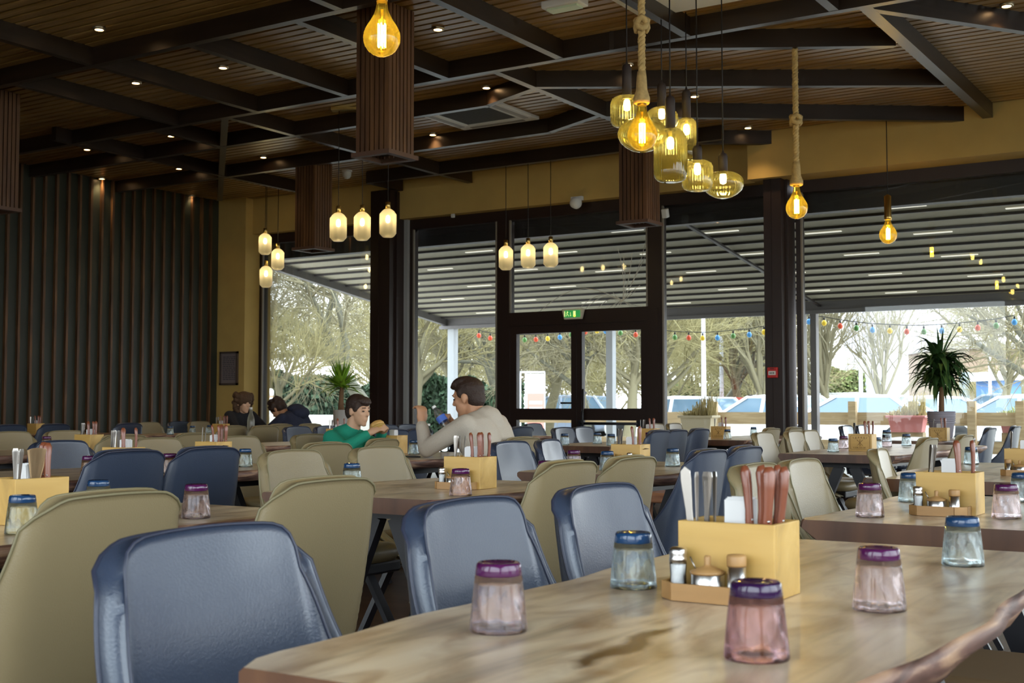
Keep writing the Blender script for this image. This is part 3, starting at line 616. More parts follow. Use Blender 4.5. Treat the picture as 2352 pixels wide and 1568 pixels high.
for a, b, c_, d_ in ((-.05, .07, 1.12, 1.24), (-.06, .08, 1.32, 1.35), (-.05, .06, 1.38, 1.41), (-.04, .05, 1.44, 1.46)): q.bx(a, b, -.024, -.02, c_, d_)
q.build('marks', mat('mark_grey', (.2, .2, .2), .7), r)
# buildings far behind
def building(px0, px1, ytop, dist, m_, l, depth=8, roof=None, win=None):
    a = atd(px0, ytop, dist); b = atd(px1, ytop, dist); wd = math.dist(a[:2], b[:2])
    r = empty('building', (a[0], a[1], -.02), YAW); tag(r, l, 'building'); H = a[2]
    MB().bx(0, wd, 0, depth, 0, H).build('wall', m_, r)
    if roof: MB().bx(-.3, wd+.3, -.3, depth, H, H+.4).build('roof', roof, r)
    if win:
        for k in range(win): 
            x0 = wd*(k+.25)/win; MB().bx(x0, x0+wd/win*.5, -.05, .02, H*.35, H*.7).build('window', mat('far_pane_%d_%d' % (px0, k), (.25, .33, .42), .3), r)
    return r
building(2002, 2200, 706, 95, mat('pale_facade', (.45, .43, .48), .9), 'large pale grey building behind the bare trees')
building(2190, 2420, 800, 70, mat('brown_facade', (.26, .19, .14), .9), 'brown brick building at the far right behind the cars', roof=mat('roof_grey', (.35, .33, .33), .8), win=5)
building(1975, 2030, 866, 62, mat('blueish_shed', (.33, .35, .42), .8), 'low grey shed left of the fan shaped willow')
building(2300, 2345, 872, 55, mat('blue_kiosk', (.10, .22, .48), .6), 'small blue kiosk between car roofs at right', 3, roof=mat('awning_white', (.8, .78, .75), .7))
o = building(1700, 1760, 560, 90, mat('grey_block', (.42, .42, .45), .9), 'grey block glimpsed between the trees right of the lamp post')
# hedges
def hedge(px0, px1, ytop, dist, l, c_=(.055, .10, .045), n=9000, cover=.5):
    a = atd(px0, ytop, dist); b = atd(px1, ytop, dist); wd = math.dist(a[:2], b[:2]); m = MB(); random.seed(px0)
    for i in range(n):
        x = random.uniform(0, wd); h = a[2]*(1+.10*math.sin(x*1.7)+.06*math.sin(x*4.1)); z = random.uniform(0, 1)**.8*h; y = random.uniform(-.1, .45)+.25*math.sin(x*2.3+z)
        s_ = random.uniform(.05, .12); M = Matrix.Translation((x, y, z)) @ rotm(random.uniform(0, 6), random.uniform(0, 6), random.uniform(0, 6))
        m.add([(-s_, -s_*.5, 0), (s_, -s_*.5, 0), (s_, s_*.5, 0), (-s_, s_*.5, 0)], [(0, 1, 2, 3)], i % 3, M=M)
    m.bx(0, wd, .3, .9, 0, a[2]*.85, 2)
    o = m.build('hedge', [mat('hedge_a%d' % px0, c_, .7), mat('hedge_b%d' % px0, [x*1.7 for x in c_], .7), mat('hedge_c%d' % px0, [x*.6 for x in c_], .8)], loc=(a[0], a[1], -.02)); o.rotation_euler = (0, 0, YAW); tag(o, l, 'hedge', kind='stuff')
hedge(596, 886, 872, 36, 'dark green hedge behind the low wall at left', (.06, .10, .06))
hedge(944, 1200, 876, 38, 'dark green hedge behind the man, left of the door', (.05, .09, .05))
hedge(1500, 1800, 880, 62, 'green hedge behind the parked cars right of the door', (.09, .12, .05))
hedge(1885, 1990, 858, 60, 'round yellowish green bushes behind the silver cars', (.12, .15, .05), 5000)
# bare trees
def tree_mesh(seed, kind):
    random.seed(seed); m = MB(); cnt = [0]
    def br(p, d, L, r0, lv, mx):
        k = 3 if lv < mx else 2; pts = [p]; q = p; dd = d.copy()
        for i in range(k):
            dd = (dd+Vector((random.gauss(0, .16), random.gauss(0, .16), random.gauss(0, .10)+(.10 if kind == 'fan' else .02)))).normalized(); q = q+dd*L/k; pts.append(q)
        m.tube(pts, [r0*(1-.55*i/k) for i in range(k+1)], 6 if lv == 0 else (4 if lv < 2 else 3), m=0 if lv < 2 else 1, cap=False)
        if lv >= mx: return
        n = {0: 8, 1: 7, 2: 7, 3: 6}[lv] if kind != 'fan' else {0: 9, 1: 6, 2: 5, 3: 4}[lv]
        for j in range(n):
            t = random.uniform(.35 if lv else .55, 1); i = min(k-1, int(t*k)); o = pts[i].lerp(pts[i+1], t*k-i)
            az = 2*PI*(j+random.random()*.7)/n; x, y, _ = basis(dd); sp = random.uniform(.5, 1.1) if kind != 'fan' else random.uniform(.25, .6)
            nd = (dd*1+(x*math.cos(az)+y*math.sin(az))*sp+Vector((0, 0, .15 if kind != 'weep' else -.12))).normalized()
            br(o, nd, L*random.uniform(.55, .8) if kind != 'fan' or lv else L*random.uniform(1.3, 1.9), max(r0*.40, .006), lv+1, mx)
    if kind == 'fan': br(Vector((0, 0, 0)), Vector((0, 0, 1)), 1.5, .16, 0, 3)
    elif kind == 'shrub':
        for j in range(7): br(Vector((random.uniform(-.3, .3), random.uniform(-.3, .3), 0)), Vector((random.gauss(0, .4), random.gauss(0, .4), 1)).normalized(), 2.2, .05, 1, 4)
    else: br(Vector((0, 0, 0)), Vector((.03, 0, 1)), 3.0, .20, 0, 4)
    return m
BK = mat('bark_tan', (.17, .15, .09), .9); TW = mat('twig_tan', (.22, .195, .12), .9); TWY = mat('twig_yellow', (.28, .245, .115), .9); BKG = mat('bark_grey', (.14, .135, .10), .9)
T = {}
for k_, sd, kd, ms in (('spread', 5, 'weep', (BKG, TW)), ('wide', 11, 'wide', (BK, TWY)), ('fan', 3, 'fan', (BK, TW)), ('shrub', 9, 'shrub', (BK, TWY))):
    o = tree_mesh(sd, kd).build('bare_tree', list(ms)); T[k_] = Proto(o, 'tree')
def tree(k_, px, dist, s_, rz, l, grp=None): x, y, _ = atd(px, 936, dist); T[k_].put((x, y, -.05), rz, l, grp, scale=(s_, s_, s_))
tree('spread', 862, 31, 1.15, .4, 'large bare spreading tree behind the small yucca')
tree('wide', 664, 29, .62, 1.0, 'slim pale trunked tree behind the left window pane')
tree('spread', 560, 36, 1.0, 2.2, 'bare tree at the edge of the left pane behind the pier')
tree('wide', 960, 36, 1.0, 2.0, 'yellowish bare tree behind the wide column')
tree('wide', 1060, 42, 1.15, .3, 'yellowish bare tree behind the seated man')
tree('spread', 1150, 38, 1.0, 5.1, 'bare tree just left of the door frame')
tree('wide', 1255, 40, 1.05, 3.3, 'bare tree centred in the left door leaf')
tree('spread', 1345, 36, .95, 1.3, 'bare tree behind the middle of the double door')
tree('wide', 1440, 34, .95, 4.4, 'bare tree behind the right door leaf')
tree('wide', 1545, 36, .95, .9, 'bare tree just right of the door frame')
tree('spread', 1640, 42, 1.0, 2.9, 'bare tree behind the two slim posts right of the door')
tree('wide', 1705, 40, 1.0, 5.6, 'bare tree behind the couple outside')
tree('fan', 1772, 36, 1.25, 2.1, 'upright bare willow left of the right column')
tree('fan', 1900, 38, 1.25, 4.0, 'tall bare willow right of the two grey posts')
tree('fan', 2027, 36, .95, 1.2, 'fan shaped pollarded willow behind the silver car')
tree('wide', 2290, 40, .95, 3.0, 'bare tree behind the right hand cars')
tree('spread', 2420, 27, .95, .8, 'bare tree reaching in from the right picture edge')
tree('fan', 1840, 44, 1.2, 5.0, 'bare willow seen beside the right column')
for i, px in enumerate((905, 1010, 1110, 1210, 1300, 1390, 1490, 1590, 1680, 1760)):
    tree('shrub', px, 50+5*(i % 3), 1.35, i*1.3, 'dense yellowish scrub behind the bare trees, %s thicket from left' % ORD[i], 'scrub thickets behind the trees')
for i, px in enumerate((1850, 1920, 2240, 2330)):
    tree('shrub', px, 64, .8, i*1.7, 'low bare scrub far behind the right hand cars, %s from left' % ORD[i], 'scrub behind the right cars')
for i, px in enumerate((930, 1080, 1230, 1370, 1520, 1660, 1800)):
    tree('wide' if i % 2 else 'spread', px, 68+4*(i % 2), 1.6, i*.9, 'tall bare tree in the farthest woodland row, %s from left' % ORD[i], 'far woodland row')
# cars
def car(px, dist, ytop, paint, rz, l, kind='hatch'):
    x, y, _ = atd(px, 936, dist)
    r = empty('car', (x, y, -.02), YAW+rz); tag(r, l, 'car')
    zt = atd(px, ytop, dist)[2]; L = 4.2; W = 1.76; H = min(1.75, max(1.4, zt+.02)); bl = .92*H/1.45
    if kind == 'mpv': prof = [(-2.1, .35), (-2.12, .8), (-1.95, bl), (1.1, bl), (2.0, .78), (2.1, .5), (2.08, .3)]; gh = [(-1.98, bl), (-1.75, H-.03), (-.4, H), (.5, H-.06), (1.35, bl)]
    elif kind == 'sedan': prof = [(-2.15, .35), (-2.18, .8), (-2.0, bl), (1.0, bl), (2.05, .74), (2.15, .5), (2.1, .3)]; gh = [(-1.75, bl), (-1.05, H-.03), (-.2, H), (.3, H-.04), (1.15, bl)]
    else: prof = [(-1.95, .35), (-2.0, .8), (-1.9, bl), (1.0, bl), (1.9, .76), (2.0, .5), (1.95, .3)]; gh = [(-1.92, bl), (-1.5, H-.04), (-.3, H), (.3, H-.05), (1.15, bl)]
    def loft(pr, ws, m_, name, par, bev=.05):
        n = len(pr); v = []
        for sy, s_ in ((-1, 0), (1, 0)):
            for (a, b), w_ in zip(pr, ws): v.append((a, sy*w_, b))
        f = [tuple(range(n)), tuple(range(2*n-1, n-1, -1))]+[(i, i+n, (i+1) % n+n, (i+1) % n) for i in range(n)]
        return MB().add(v, f).build(name, m_, par, bevel=bev, seg=3)
    loft(prof+[(1.0, .22), (-1.6, .22)], [W/2*.97]*len(prof)+[W/2*.9]*2, paint, 'body', r, .08)
    gw = [W/2*.92]+[W/2*.74]*(len(gh)-2)+[W/2*.92]
    g = loft(gh, gw, CARG, 'glasshouse', r, .04)
    rf = [(gh[1][0]-.03, gh[1][1]-.06), (gh[1][0], gh[1][1]+.02), (gh[2][0], gh[2][1]+.02), (gh[3][0], gh[3][1]+.02), (gh[3][0]+.06, gh[3][1]-.05)]
    loft(rf, [W/2*.76]*5, paint, 'roof', r, .03)
    pl = MB()
    for sy in (-1, 1):
        for a, b in ((gh[0], gh[1]), (gh[-1], gh[-2])): pl.bar((a[0], sy*W/2*.90, a[1]), (b[0], sy*W/2*.745, b[1]), .09, .07)
        xm = -.25; pl.bar((xm, sy*W/2*.925, bl), (xm, sy*W/2*.755, H-.03), .09, .05)
    pl.build('roof_pillars', paint, r)
    for sy in (-1, 1):
        for xx in (-1.25, 1.3): MB().lathe([(.31, -.1), (.33, -.06), (.33, .08), (.2, .1), (0, .08)], 18, M=Matrix.Translation((xx, sy*.80, .33)) @ rotm(PI/2*(-sy))).build('wheel', TYRE, r)
        MB().ell((1.93, sy*.62, .66), (.08, .18, .09)).build('headlight', LAMPW, r); MB().ell((-1.96, sy*.68, .80), (.06, .12, .12)).build('tail_light', LAMPR, r)
    return r
CARG = mat('car_glass', (.10, .16, .22), .08, spec=.8); TYRE = mat('tyre', (.02, .02, .02), .8); LAMPW = mat('car_lamp', (.8, .8, .8), .15); LAMPR = mat('tail_red', (.6, .03, .02), .2)
PW = mat('paint_white', (.78, .79, .80), .25, coat=.6); PS = mat('paint_silver', (.50, .52, .55), .3, .3, coat=.6); PR = mat('paint_red', (.52, .07, .05), .3, coat=.6); PB = mat('paint_blue_grey', (.22, .27, .36), .3, coat=.6)
CARS = [(1555, 36, 914, PW, PI/2+.9, 'white car partly hidden by the door frame at its right', 'hatch'), (1660, 40, 913, PR, PI-.5, 'red hatchback behind the cream planter trough', 'hatch'),
 (1762, 48, 905, PS, PI-.3, 'silver people carrier behind the standing couple', 'mpv'), (1775, 33, 925, PW, PI/2+.7, 'white car low beside the right column', 'sedan'),
 (1868, 42, 908, PW, PI-.4, 'white car seen between column and grey posts', 'hatch'), (1925, 50, 912, PR, PI-.5, 'red and white topped car in the second row right of the posts', 'hatch'),
 (2003, 42, 902, PS, -.5, 'silver people carrier with red tail lamps under the fan willow', 'mpv'), (1968, 31, 923, PW, PI-.6, 'white saloon directly behind the timber fence post at right', 'sedan'),
 (2110, 52, 912, PB, .4, 'blue grey car behind the drooping plant, farther row', 'hatch'), (2185, 34, 919, PW, -.4, 'white hatchback right behind the drooping plant pot', 'hatch'),
 (2280, 44, 905, PB, PI-.4, 'grey saloon in the farther row at right', 'sedan'), (2345, 32, 918, PW, PI/2+.8, 'white car at the right picture edge', 'hatch'),
 (1290, 46, 908, PB, PI-.4, 'pale blue car seen through the left door leaf', 'hatch')]
for c_ in CARS: car(*c_)
# festoon
FB = {'r': mat('festoon_red', (.75, .10, .04), .3, emit=(.8, .12, .05), es=.15), 'y': mat('festoon_yellow', (.85, .60, .05), .3, emit=(.9, .6, .05), es=.2), 'b': mat('festoon_blue', (.10, .35, .75), .3, emit=(.1, .4, .8), es=.15), 'g': mat('festoon_green', (.16, .38, .10), .3)}
for l, bl_ in (('string of coloured festoon bulbs beyond the door and its right pane', ((1100, 770, 'r'), (1126, 776, 'r'), (1153, 779, 'y'), (1180, 780, 'b'), (1205, 780, 'g'), (1231, 779, 'r'), (1258, 777, 'y'), (1286, 774, 'b'), (1312, 768, 'g'), (1344, 762, 'r'), (1371, 759, 'y'), (1391, 760, 'b'), (1425, 764, 'g'), (1460, 768, 'r'), (1518, 770, 'b'), (1550, 774, 'g'), (1582, 775, 'r'), (1614, 776, 'y'), (1648, 775, 'b'), (1684, 771, 'g'), (1721, 768, 'b'), (1755, 762, 'y'))),
               ('string of coloured festoon bulbs above the drooping plant', ((1858, 738, 'b'), (1893, 741, 'y'), (1930, 748, 'r'), (1967, 753, 'g'), (2004, 757, 'b'), (2044, 759, 'y'), (2083, 761, 'r'), (2122, 761, 'g'), (2163, 759, 'b'), (2204, 756, 'y'), (2246, 752, 'r'), (2288, 747, 'g'), (2330, 739, 'b')))):
    r = empty('festoon_lights', (0, 20.2, 0)); tag(r, l, 'string lights'); pts = []
    for px, py, c_ in bl_:
        x, z = onY(px, py, 20.2); pts.append((x, 0, z+.10))
        MB().lathe([(0, -.055), (.034, -.038), (.045, 0), (.030, .032), (.014, .045)], 10, c=(x, 0, z)).build('bulb', FB[c_], r)
        MB().lathe([(.014, .035), (.016, .085), (0, .09)], 8, c=(x, 0, z)).build('bulb_holder', BLACK, r)
    MB().tube(pts, .007, 5).build('cable', CORD, r)
# ---------------------------------------------------------------- tables
def table(X0, X1, Y0, Y1, label, seed, streak=None, cut=None):
    random.seed(seed); cx, cy_ = (X0+X1)/2, (Y0+Y1)/2; W, L = (X1-X0)/2, (Y1-Y0)/2
    r = empty('slab_table', (cx, cy_, 0)); tag(r, label, 'table')
    n = 36
    def wob(s): 
        a, b, c_ = [random.uniform(0, 6) for _ in range(3)]
        return lambda y: .018*math.sin(y*3.1+a)+.011*math.sin(y*7.3+b)+.005*math.sin(y*19+c_)
    wl, wr = wob(0), wob(1)
    def side(sgn, wf, y):
        t = min(1, (L-abs(y))/.09); return sgn*(W+wf(y)*.8-.03*(1-t)**2)
    rows = []
    ys = [-L+2*L*i/n for i in range(n+1)]
    z0, z1 = .695, .75
    # cross section per row: top left, top right, mid right, bottom right, bottom left, mid left
    vs = []
    for i, y in enumerate(ys):
        xl, xr = side(-1, lambda q: wl(q), y), side(1, lambda q: wr(q), y)
        k1 = .012+.010*math.sin(y*9+seed); k2 = .03+.012*math.sin(y*13+seed*2)
        ch = .006
        vs += [(xl+ch, y, z1), (xr-ch, y, z1), (xr+.002, y, z1-ch), (xr+k1*.4, y, (z0+z1)/2+.006), (xr-k2, y, z0), (xl+k2, y, z0), (xl-k1*.4, y, (z0+z1)/2+.006), (xl-.002, y, z1-ch)]
    K = 8; m = MB(); fs = []
    for i in range(n):
        for j in range(K):
            a, b = i*K+j, i*K+(j+1) % K; fs.append((a, b, b+K, a+K))
    m.add(vs, fs)
    for q in range(len(m.f)): j = q % K; m.m[q] = 0 if j in (0,) else (2 if j == 4 else 1); m.s[q] = j not in (0, 4)
    m.f += [tuple(range(K-1, -1, -1)), tuple(n*K+j for j in range(K))]; m.m += [2, 2]; m.s += [False, False]
    top = TOP1
    if streak: top = wood('slab_with_dark_streak', (.66, .51, .34), (.80, .67, .49), .30, axis=1, sc_=2.4, coat=.5, dark=.5, stain=(.27, .14, .065), streak=(((streak[0][0]-cx), streak[0][1]-cy_), (streak[1][0]-cx, streak[1][1]-cy_), .024, (.07, .03, .012)))
    m.build('slab_top', [top, EDGE, ENDG], r)
    MB().bx(-W+.18, W-.18, -L+.22, L-.22, .655, .695).build('under_rail', BLACK, r)
    for sy in (-1, 1):
        y = sy*(L-.26)
        for sx in (-1, 1): MB().bar((sx*.05, y, .66), (sx*(W-.08), y, 0), .07, .04, up=(0, 1, 0)).build('leg', BLACK, r)
    return r
TB = {
 1: table(-1.14, -.42, 1.10, 2.87, 'pale live edge slab table in the foreground', 1, (gp(1315, 1538, .75), gp(1560, 1432, .75))),
 3: table(-1.22, -.42, 3.37, 4.60, 'slab table with pale bamboo caddy at right, just behind the foreground table', 2),
 2: table(-3.3, -2.5, 1.1, 2.87, 'left foreground slab table behind the olive chairs', 3),
 4: table(-3.3, -2.47, 3.40, 4.50, 'middle slab table with a bamboo caddy, behind the two navy foreground chairs', 4),
 5: table(-3.27, -2.52, 5.13, 6.55, 'slab table behind the two olive chair backs in mid picture', 5),
 6: table(-5.4, -4.46, 3.42, 5.1, 'dark slab table at left between navy chairs', 6),
 7: table(-5.2, -4.45, 5.9, 7.15, 'slab table where the man and the boy eat', 7),
 8: table(-3.08, -2.25, 8.15, 10.8, 'slab table with the branded caddy and many tumblers at right', 8),
 9: table(-1.68, -.8, 5.5, 7.4, 'slab table at the right picture edge behind the pale caddy', 9),
 10: table(-3.7, -2.9, 11.9, 13.5, 'far slab table by the window holding the drooping plant', 10),
 11: table(-5.45, -4.70, 8.85, 10.7, 'far slab table in front of the double door', 11),
 12: table(-5.35, -4.5, 11.2, 13.4, 'far slab table left of the right column', 12),
 13: table(-8.1, -7.15, 4.9, 6.5, 'dark slab table at far left behind the navy chair', 13),
 14: table(-11.7, -10.95, 9.3, 11.2, 'slab table near the batten wall with three tumblers', 14),
 15: table(-10.95, -10.2, 10.3, 12.0, 'slab table of the woman and the youth by the window', 15),
 16: table(-11.3, -10.4, 12.3, 13.3, 'far slab table by the window holding the small yucca', 16),
 17: table(-13.2, -12.3, 8.0, 10.3, 'dark slab table against the batten wall at left', 17),
 18: table(-7.9, -7.1, 7.3, 8.9, 'slab table behind the boy, mostly hidden by chairs', 18),
 19: table(-7.8, -7.0, 10.3, 11.9, 'slab table behind the man near the door', 19),
}
# ---------------------------------------------------------------- chairs
def shell(zt=.865):
    NT, NV = 23, 16; G_ = []
    def P_(u, v):
        a = abs(u); sg = 1 if u >= 0 else -1
        hw = .213+.022*(1-v)**1.5+.006*math.sin(PI*v); rho = .042; phi = math.radians(48+34*(1-v)); f = .012+.33*(1-v)**3.6
        S = (hw-rho)+rho*phi+f; s = a*S
        if s < hw-rho: y, x = s, 0
        elif s < hw-rho+rho*phi: g = (s-hw+rho)/rho; y, x = hw-rho+rho*math.sin(g), rho*(1-math.cos(g))
        else: q = s-(hw-rho+rho*phi); y, x = hw-rho+rho*math.sin(phi)+q*math.cos(phi)*.6, rho*(1-math.cos(phi))+q*math.sin(phi)
        x += .022*min(1, y/hw)**2; y *= sg; x += -.185-.085*v
        drop = .060*max(0, (a-.55)/.45)**2.6*v**2.5
        z = .395+(zt-.395)*v-drop + .012*(1-a*a)*v**8
        y -= sg*.010*max(0, (v-.6)/.4)**2*max(0, (a-.3)/.7)
        return Vector((x, y, z))
    for j in range(NV+1):
        v = (j/NV)**.9; G_.append([P_(-1+2*i/(NT-1), v) for i in range(NT)])
    def nrm(j, i):
        a = G_[j][min(i+1, NT-1)]-G_[j][max(i-1, 0)]; b = G_[min(j+1, NV)][i]-G_[max(j-1, 0)][i]
        n = b.cross(a).normalized(); return n if n.length else Vector((1, 0, 0))
    th = .021; inn = []; out = []
    for j in range(NV+1):
        for i in range(NT):
            n = nrm(j, i); e = 1
            puff = .010*math.sin(PI*j/NV)*math.cos((i/(NT-1)-.5)*PI)
            inn.append(G_[j][i]-n*(th*e+puff)); out.append(G_[j][i]+n*th*e)
    c_ = sum((q for q in inn), Vector())/len(inn); d_ = sum((q for q in out), Vector())/len(out)
    if c_.x < d_.x: inn, out = out, inn
    # corner gathers on the outer side
    for j in range(NV+1):
        for i in range(NT):
            pass
    M_ = (NV+1)*NT; vs = inn+out; fs = []
    for j in range(NV):
        for i in range(NT-1):
            a = j*NT+i; fs.append((a, a+1, a+NT+1, a+NT)); fs.append((M_+a, M_+a+NT, M_+a+NT+1, M_+a+1))
    bd = [(0, i) for i in range(NT)]+[(j, NT-1) for j in range(1, NV+1)]+[(NV, i) for i in range(NT-2, -1, -1)]+[(j, 0) for j in range(NV-1, 0, -1)]
    for k in range(len(bd)):
        a = bd[k][0]*NT+bd[k][1]; b = bd[(k+1) % len(bd)][0]*NT+bd[(k+1) % len(bd)][1]; fs.append((a, b, M_+b, M_+a))
    m = MB().add(vs, fs, 0, True)
    edge = [G_[j][0] for j in range(0, NV+1)]+[G_[NV][i] for i in range(1, NT)]+[G_[j][NT-1] for j in range(NV-1, -1, -1)]
    ie = [inn[j*NT] for j in range(0, NV+1)]+[inn[NV*NT+i] for i in range(1, NT)]+[inn[j*NT+NT-1] for j in range(NV-1, -1, -1)]
    oe = [out[j*NT] for j in range(0, NV+1)]+[out[NV*NT+i] for i in range(1, NT)]+[out[j*NT+NT-1] for j in range(NV-1, -1, -1)]
    return m, edge, ie, oe
def make_chair(mt, pm, nm):
    r = empty('dining_chair'); m, edge, ie, oe = shell()
    o = m.build('backrest_shell', mt, r); s_ = o.modifiers.new('sub', 'SUBSURF'); s_.levels = 1; s_.render_levels = 1
    MB().tube(oe, .0038, 6).tube(ie, .003, 6).build('piping', pm, r)
    c = MB(); n = 20; prof = [(.0, .43), (.93, .43), (1.0, .455), (.99, .48), (.9, .497), (.6, .503), (0, .505)]; vs = []; fs = []
    for (k, z) in prof:
        for i in range(n):
            a = 2*PI*i/n; ca, sa = math.cos(a), math.sin(a); e = .45
            vs.append((.02+.215*k*math.copysign(abs(ca)**e, ca), .19*k*math.copysign(abs(sa)**e, sa), z))
    for j in range(len(prof)-1):
        for i in range(n): fs.append((j*n+i, j*n+(i+1) % n, (j+1)*n+(i+1) % n, (j+1)*n+i))
    c.add(vs, fs, 0, True).build('seat_cushion', mt, r)
    MB().box((.02, 0, .405), (.38, .34, .05)).build('seat_base', BLACK, r, bevel=.01)
    for sx in (-1, 1):
        for sy in (-1, 1): MB().bar((sx*.03, sy*.15, .39), (sx*.22+.01, sy*.19, 0.0), .022, .045, up=(0, 1, 0)).build('leg', BLACK, r)
    return r
CP = {'O': Proto(make_chair(OLIVE, OLIVED, 'olive'), 'chair'), 'N': Proto(make_chair(BLUE, BLUED, 'navy'), 'chair')}
def chair(px, X, f, c_, label, rot=0):
    Y = onX(px, X); CP[c_].put((X+(.25 if f == 'F' else -.25), Y, 0), (0 if f == 'F' else PI)+rot, label+(' with olive leather' if 0 else ''))
CH = [
 (478, -1.42, 'F', 'N', 'large navy leather chair in the left foreground at the near end of the foreground table', 0),
 (1075, -1.42, 'F', 'N', 'navy chair behind the purple tumbler, middle one along the foreground table', 0),
 (1376, -1.42, 'F', 'N', 'navy chair behind the blue tumbler, farthest one along the foreground table', 0),
 (248, -2.22, 'B', 'O', 'olive chair seen from behind, nearest at the left picture edge', .03),
 (745, -2.18, 'B', 'O', 'olive chair seen from behind between the two navy foreground chairs', 0),
 (1300, -2.17, 'B', 'O', 'olive chair back directly above the navy chair of the blue tumbler', 0),
 (1446, -2.17, 'B', 'O', 'olive chair back right of its twin at the middle table', 0),
 (1622, -2.25, 'B', 'N', 'tall navy chair back behind the steel cutlery of the foreground caddy', 0),
 (1708, -2.3, 'B', 'N', 'navy chair back just right of the tall navy chair, half hidden', 0),
 (1735, -1.52, 'F', 'O', 'olive chair behind the steak knives of the foreground caddy', 0),
 (1838, -1.52, 'F', 'O', 'olive chair left of the table with the pale caddy, second one', 0),
 (2022, -1.62, 'F', 'O', 'olive chair turned edge on, in front of the branded caddy table', .15),
 (2128, -1.98, 'B', 'O', 'olive chair back right of the branded caddy table, nearer one', 0),
 (2212, -1.98, 'B', 'O', 'olive chair back right of the branded caddy table, farther one', 0),
 (2272, -2.5, 'B', 'N', 'navy chair back at far right, left one of the two', 0), (2330, -2.5, 'B', 'N', 'navy chair back at far right, right one of the two', 0),
 (672, -3.68, 'F', 'O', 'olive chair front left of the middle table, nearer one', 0), (868, -3.68, 'F', 'O', 'olive chair front left of the middle table, farther one', 0),
 (750, -4.36, 'B', 'O', 'olive chair back in front of the boy at the dark left table', 0),
 (867, -4.62, 'B', 'O', 'olive chair back right below the two water bottles', .2),
 (1172, -3.66, 'F', 'N', 'navy chair front right of the middle caddy', 0), (1200, -4.12, 'B', 'O', 'olive chair the man in beige sits on', 0), (1268, -3.68, 'F', 'N', 'navy chair turned edge on beyond the middle table', .2),
 (1293, -5.82, 'F', 'N', 'navy chair left of the far door table, nearer one', 0), (1338, -5.82, 'F', 'N', 'navy chair left of the far door table, farther one', 0),
 (1198, -6.5, 'B', 'N', 'navy chair right behind the back of the man', 0), (1225, -7.6, 'F', 'N', 'dark chair in front of the left door leaf', 0),
 (1507, -6.3, 'F', 'O', 'olive chair at the right door jamb, left one', 0), (1548, -6.3, 'F', 'O', 'olive chair at the right door jamb, right one', 0),
 (1512, -4.48, 'B', 'N', 'first of three navy chair backs right of the far door table', 0), (1553, -4.48, 'B', 'N', 'second of three navy chair backs right of the far door table', 0), (1605, -4.55, 'B', 'N', 'third of three navy chair backs right of the far door table', 0),
 (1752, -3.42, 'F', 'O', 'pale olive chair left of the branded caddy table, first of three', 0), (1823, -3.42, 'F', 'O', 'pale olive chair left of the branded caddy table, second of three', 0), (1858, -3.42, 'F', 'O', 'pale olive chair left of the branded caddy table, third of three', 0),
 (1770, -4.1, 'B', 'O', 'olive chair back at the foot of the right column', 0), (1822, -4.1, 'B', 'O', 'olive chair back against the two grey posts', 0),
 (1943, -4.0, 'F', 'N', 'small navy chair left of the branded caddy knives', 0), (1978, -4.0, 'F', 'N', 'small navy chair behind the branded caddy knives', 0),
 (140, -5.82, 'F', 'N', 'wide navy chair front at far left behind the left caddy', 0), (295, -4.36, 'B', 'N', 'navy chair back at left, nearer of the pair', 0), (478, -4.36, 'B', 'N', 'navy chair back at left, farther of the pair', 0),
 (362, -5.84, 'F', 'O', 'olive chair front behind the nearer navy chair back', 0), (548, -5.75, 'F', 'O', 'olive chair front left of the small caddy with salt shaker', 0), (715, -5.8, 'F', 'O', 'olive chair the boy sits on', 0),
 (285, -6.8, 'B', 'O', 'olive chair back right of the far left caddy', 0), (448, -6.8, 'B', 'O', 'olive chair back below two tumblers at left', 0),
 (25, -8.3, 'F', 'O', 'olive chair front cut by the left picture edge', 0), (150, -8.3, 'F', 'O', 'small olive chair front left of the far left caddy', 0),
 (25, -11.9, 'B', 'N', 'dark navy chair at the batten wall, leftmost', 0), (127, -12.0, 'B', 'N', 'dark navy chair at the batten wall, second from left', 0), (296, -11.9, 'B', 'N', 'dark navy chair at the batten wall right of the tiny caddy', 0),
 (342, -12.2, 'F', 'O', 'olive chair front near the batten wall, left one', 0), (412, -12.6, 'F', 'N', 'dark navy chair behind the row of tumblers', 0), (458, -12.4, 'F', 'O', 'olive chair front near the batten wall, right one', 0),
 (535, -9.2, 'B', 'O', 'olive chair back below the woman', 0), (608, -9.0, 'B', 'O', 'olive chair back below the clear glass bottle', 0), (683, -8.3, 'F', 'N', 'navy chair front behind the small caddy knives', 0), (712, -9.6, 'B', 'O', 'olive chair back under the youth in the hooded jacket', 0), (645, -9.75, 'B', 'O', 'flat topped olive chair back left of the youth', 0),
 (752, -8.3, 'F', 'N', 'navy chair left of the head of the boy', 0), (793, -8.3, 'F', 'N', 'navy chair hidden behind the head of the boy', 0),
 (905, -6.6, 'B', 'N', 'navy chair below the wide column', 0), (935, -8.3, 'F', 'N', 'navy chair right of the wide column foot', 0), (962, -6.6, 'B', 'N', 'navy chair left of the elbow of the man', 0), (888, -8.2, 'F', 'N', 'dark chair behind the two water bottles', 0)]
for c_ in CH: chair(*c_[:5], rot=c_[5])
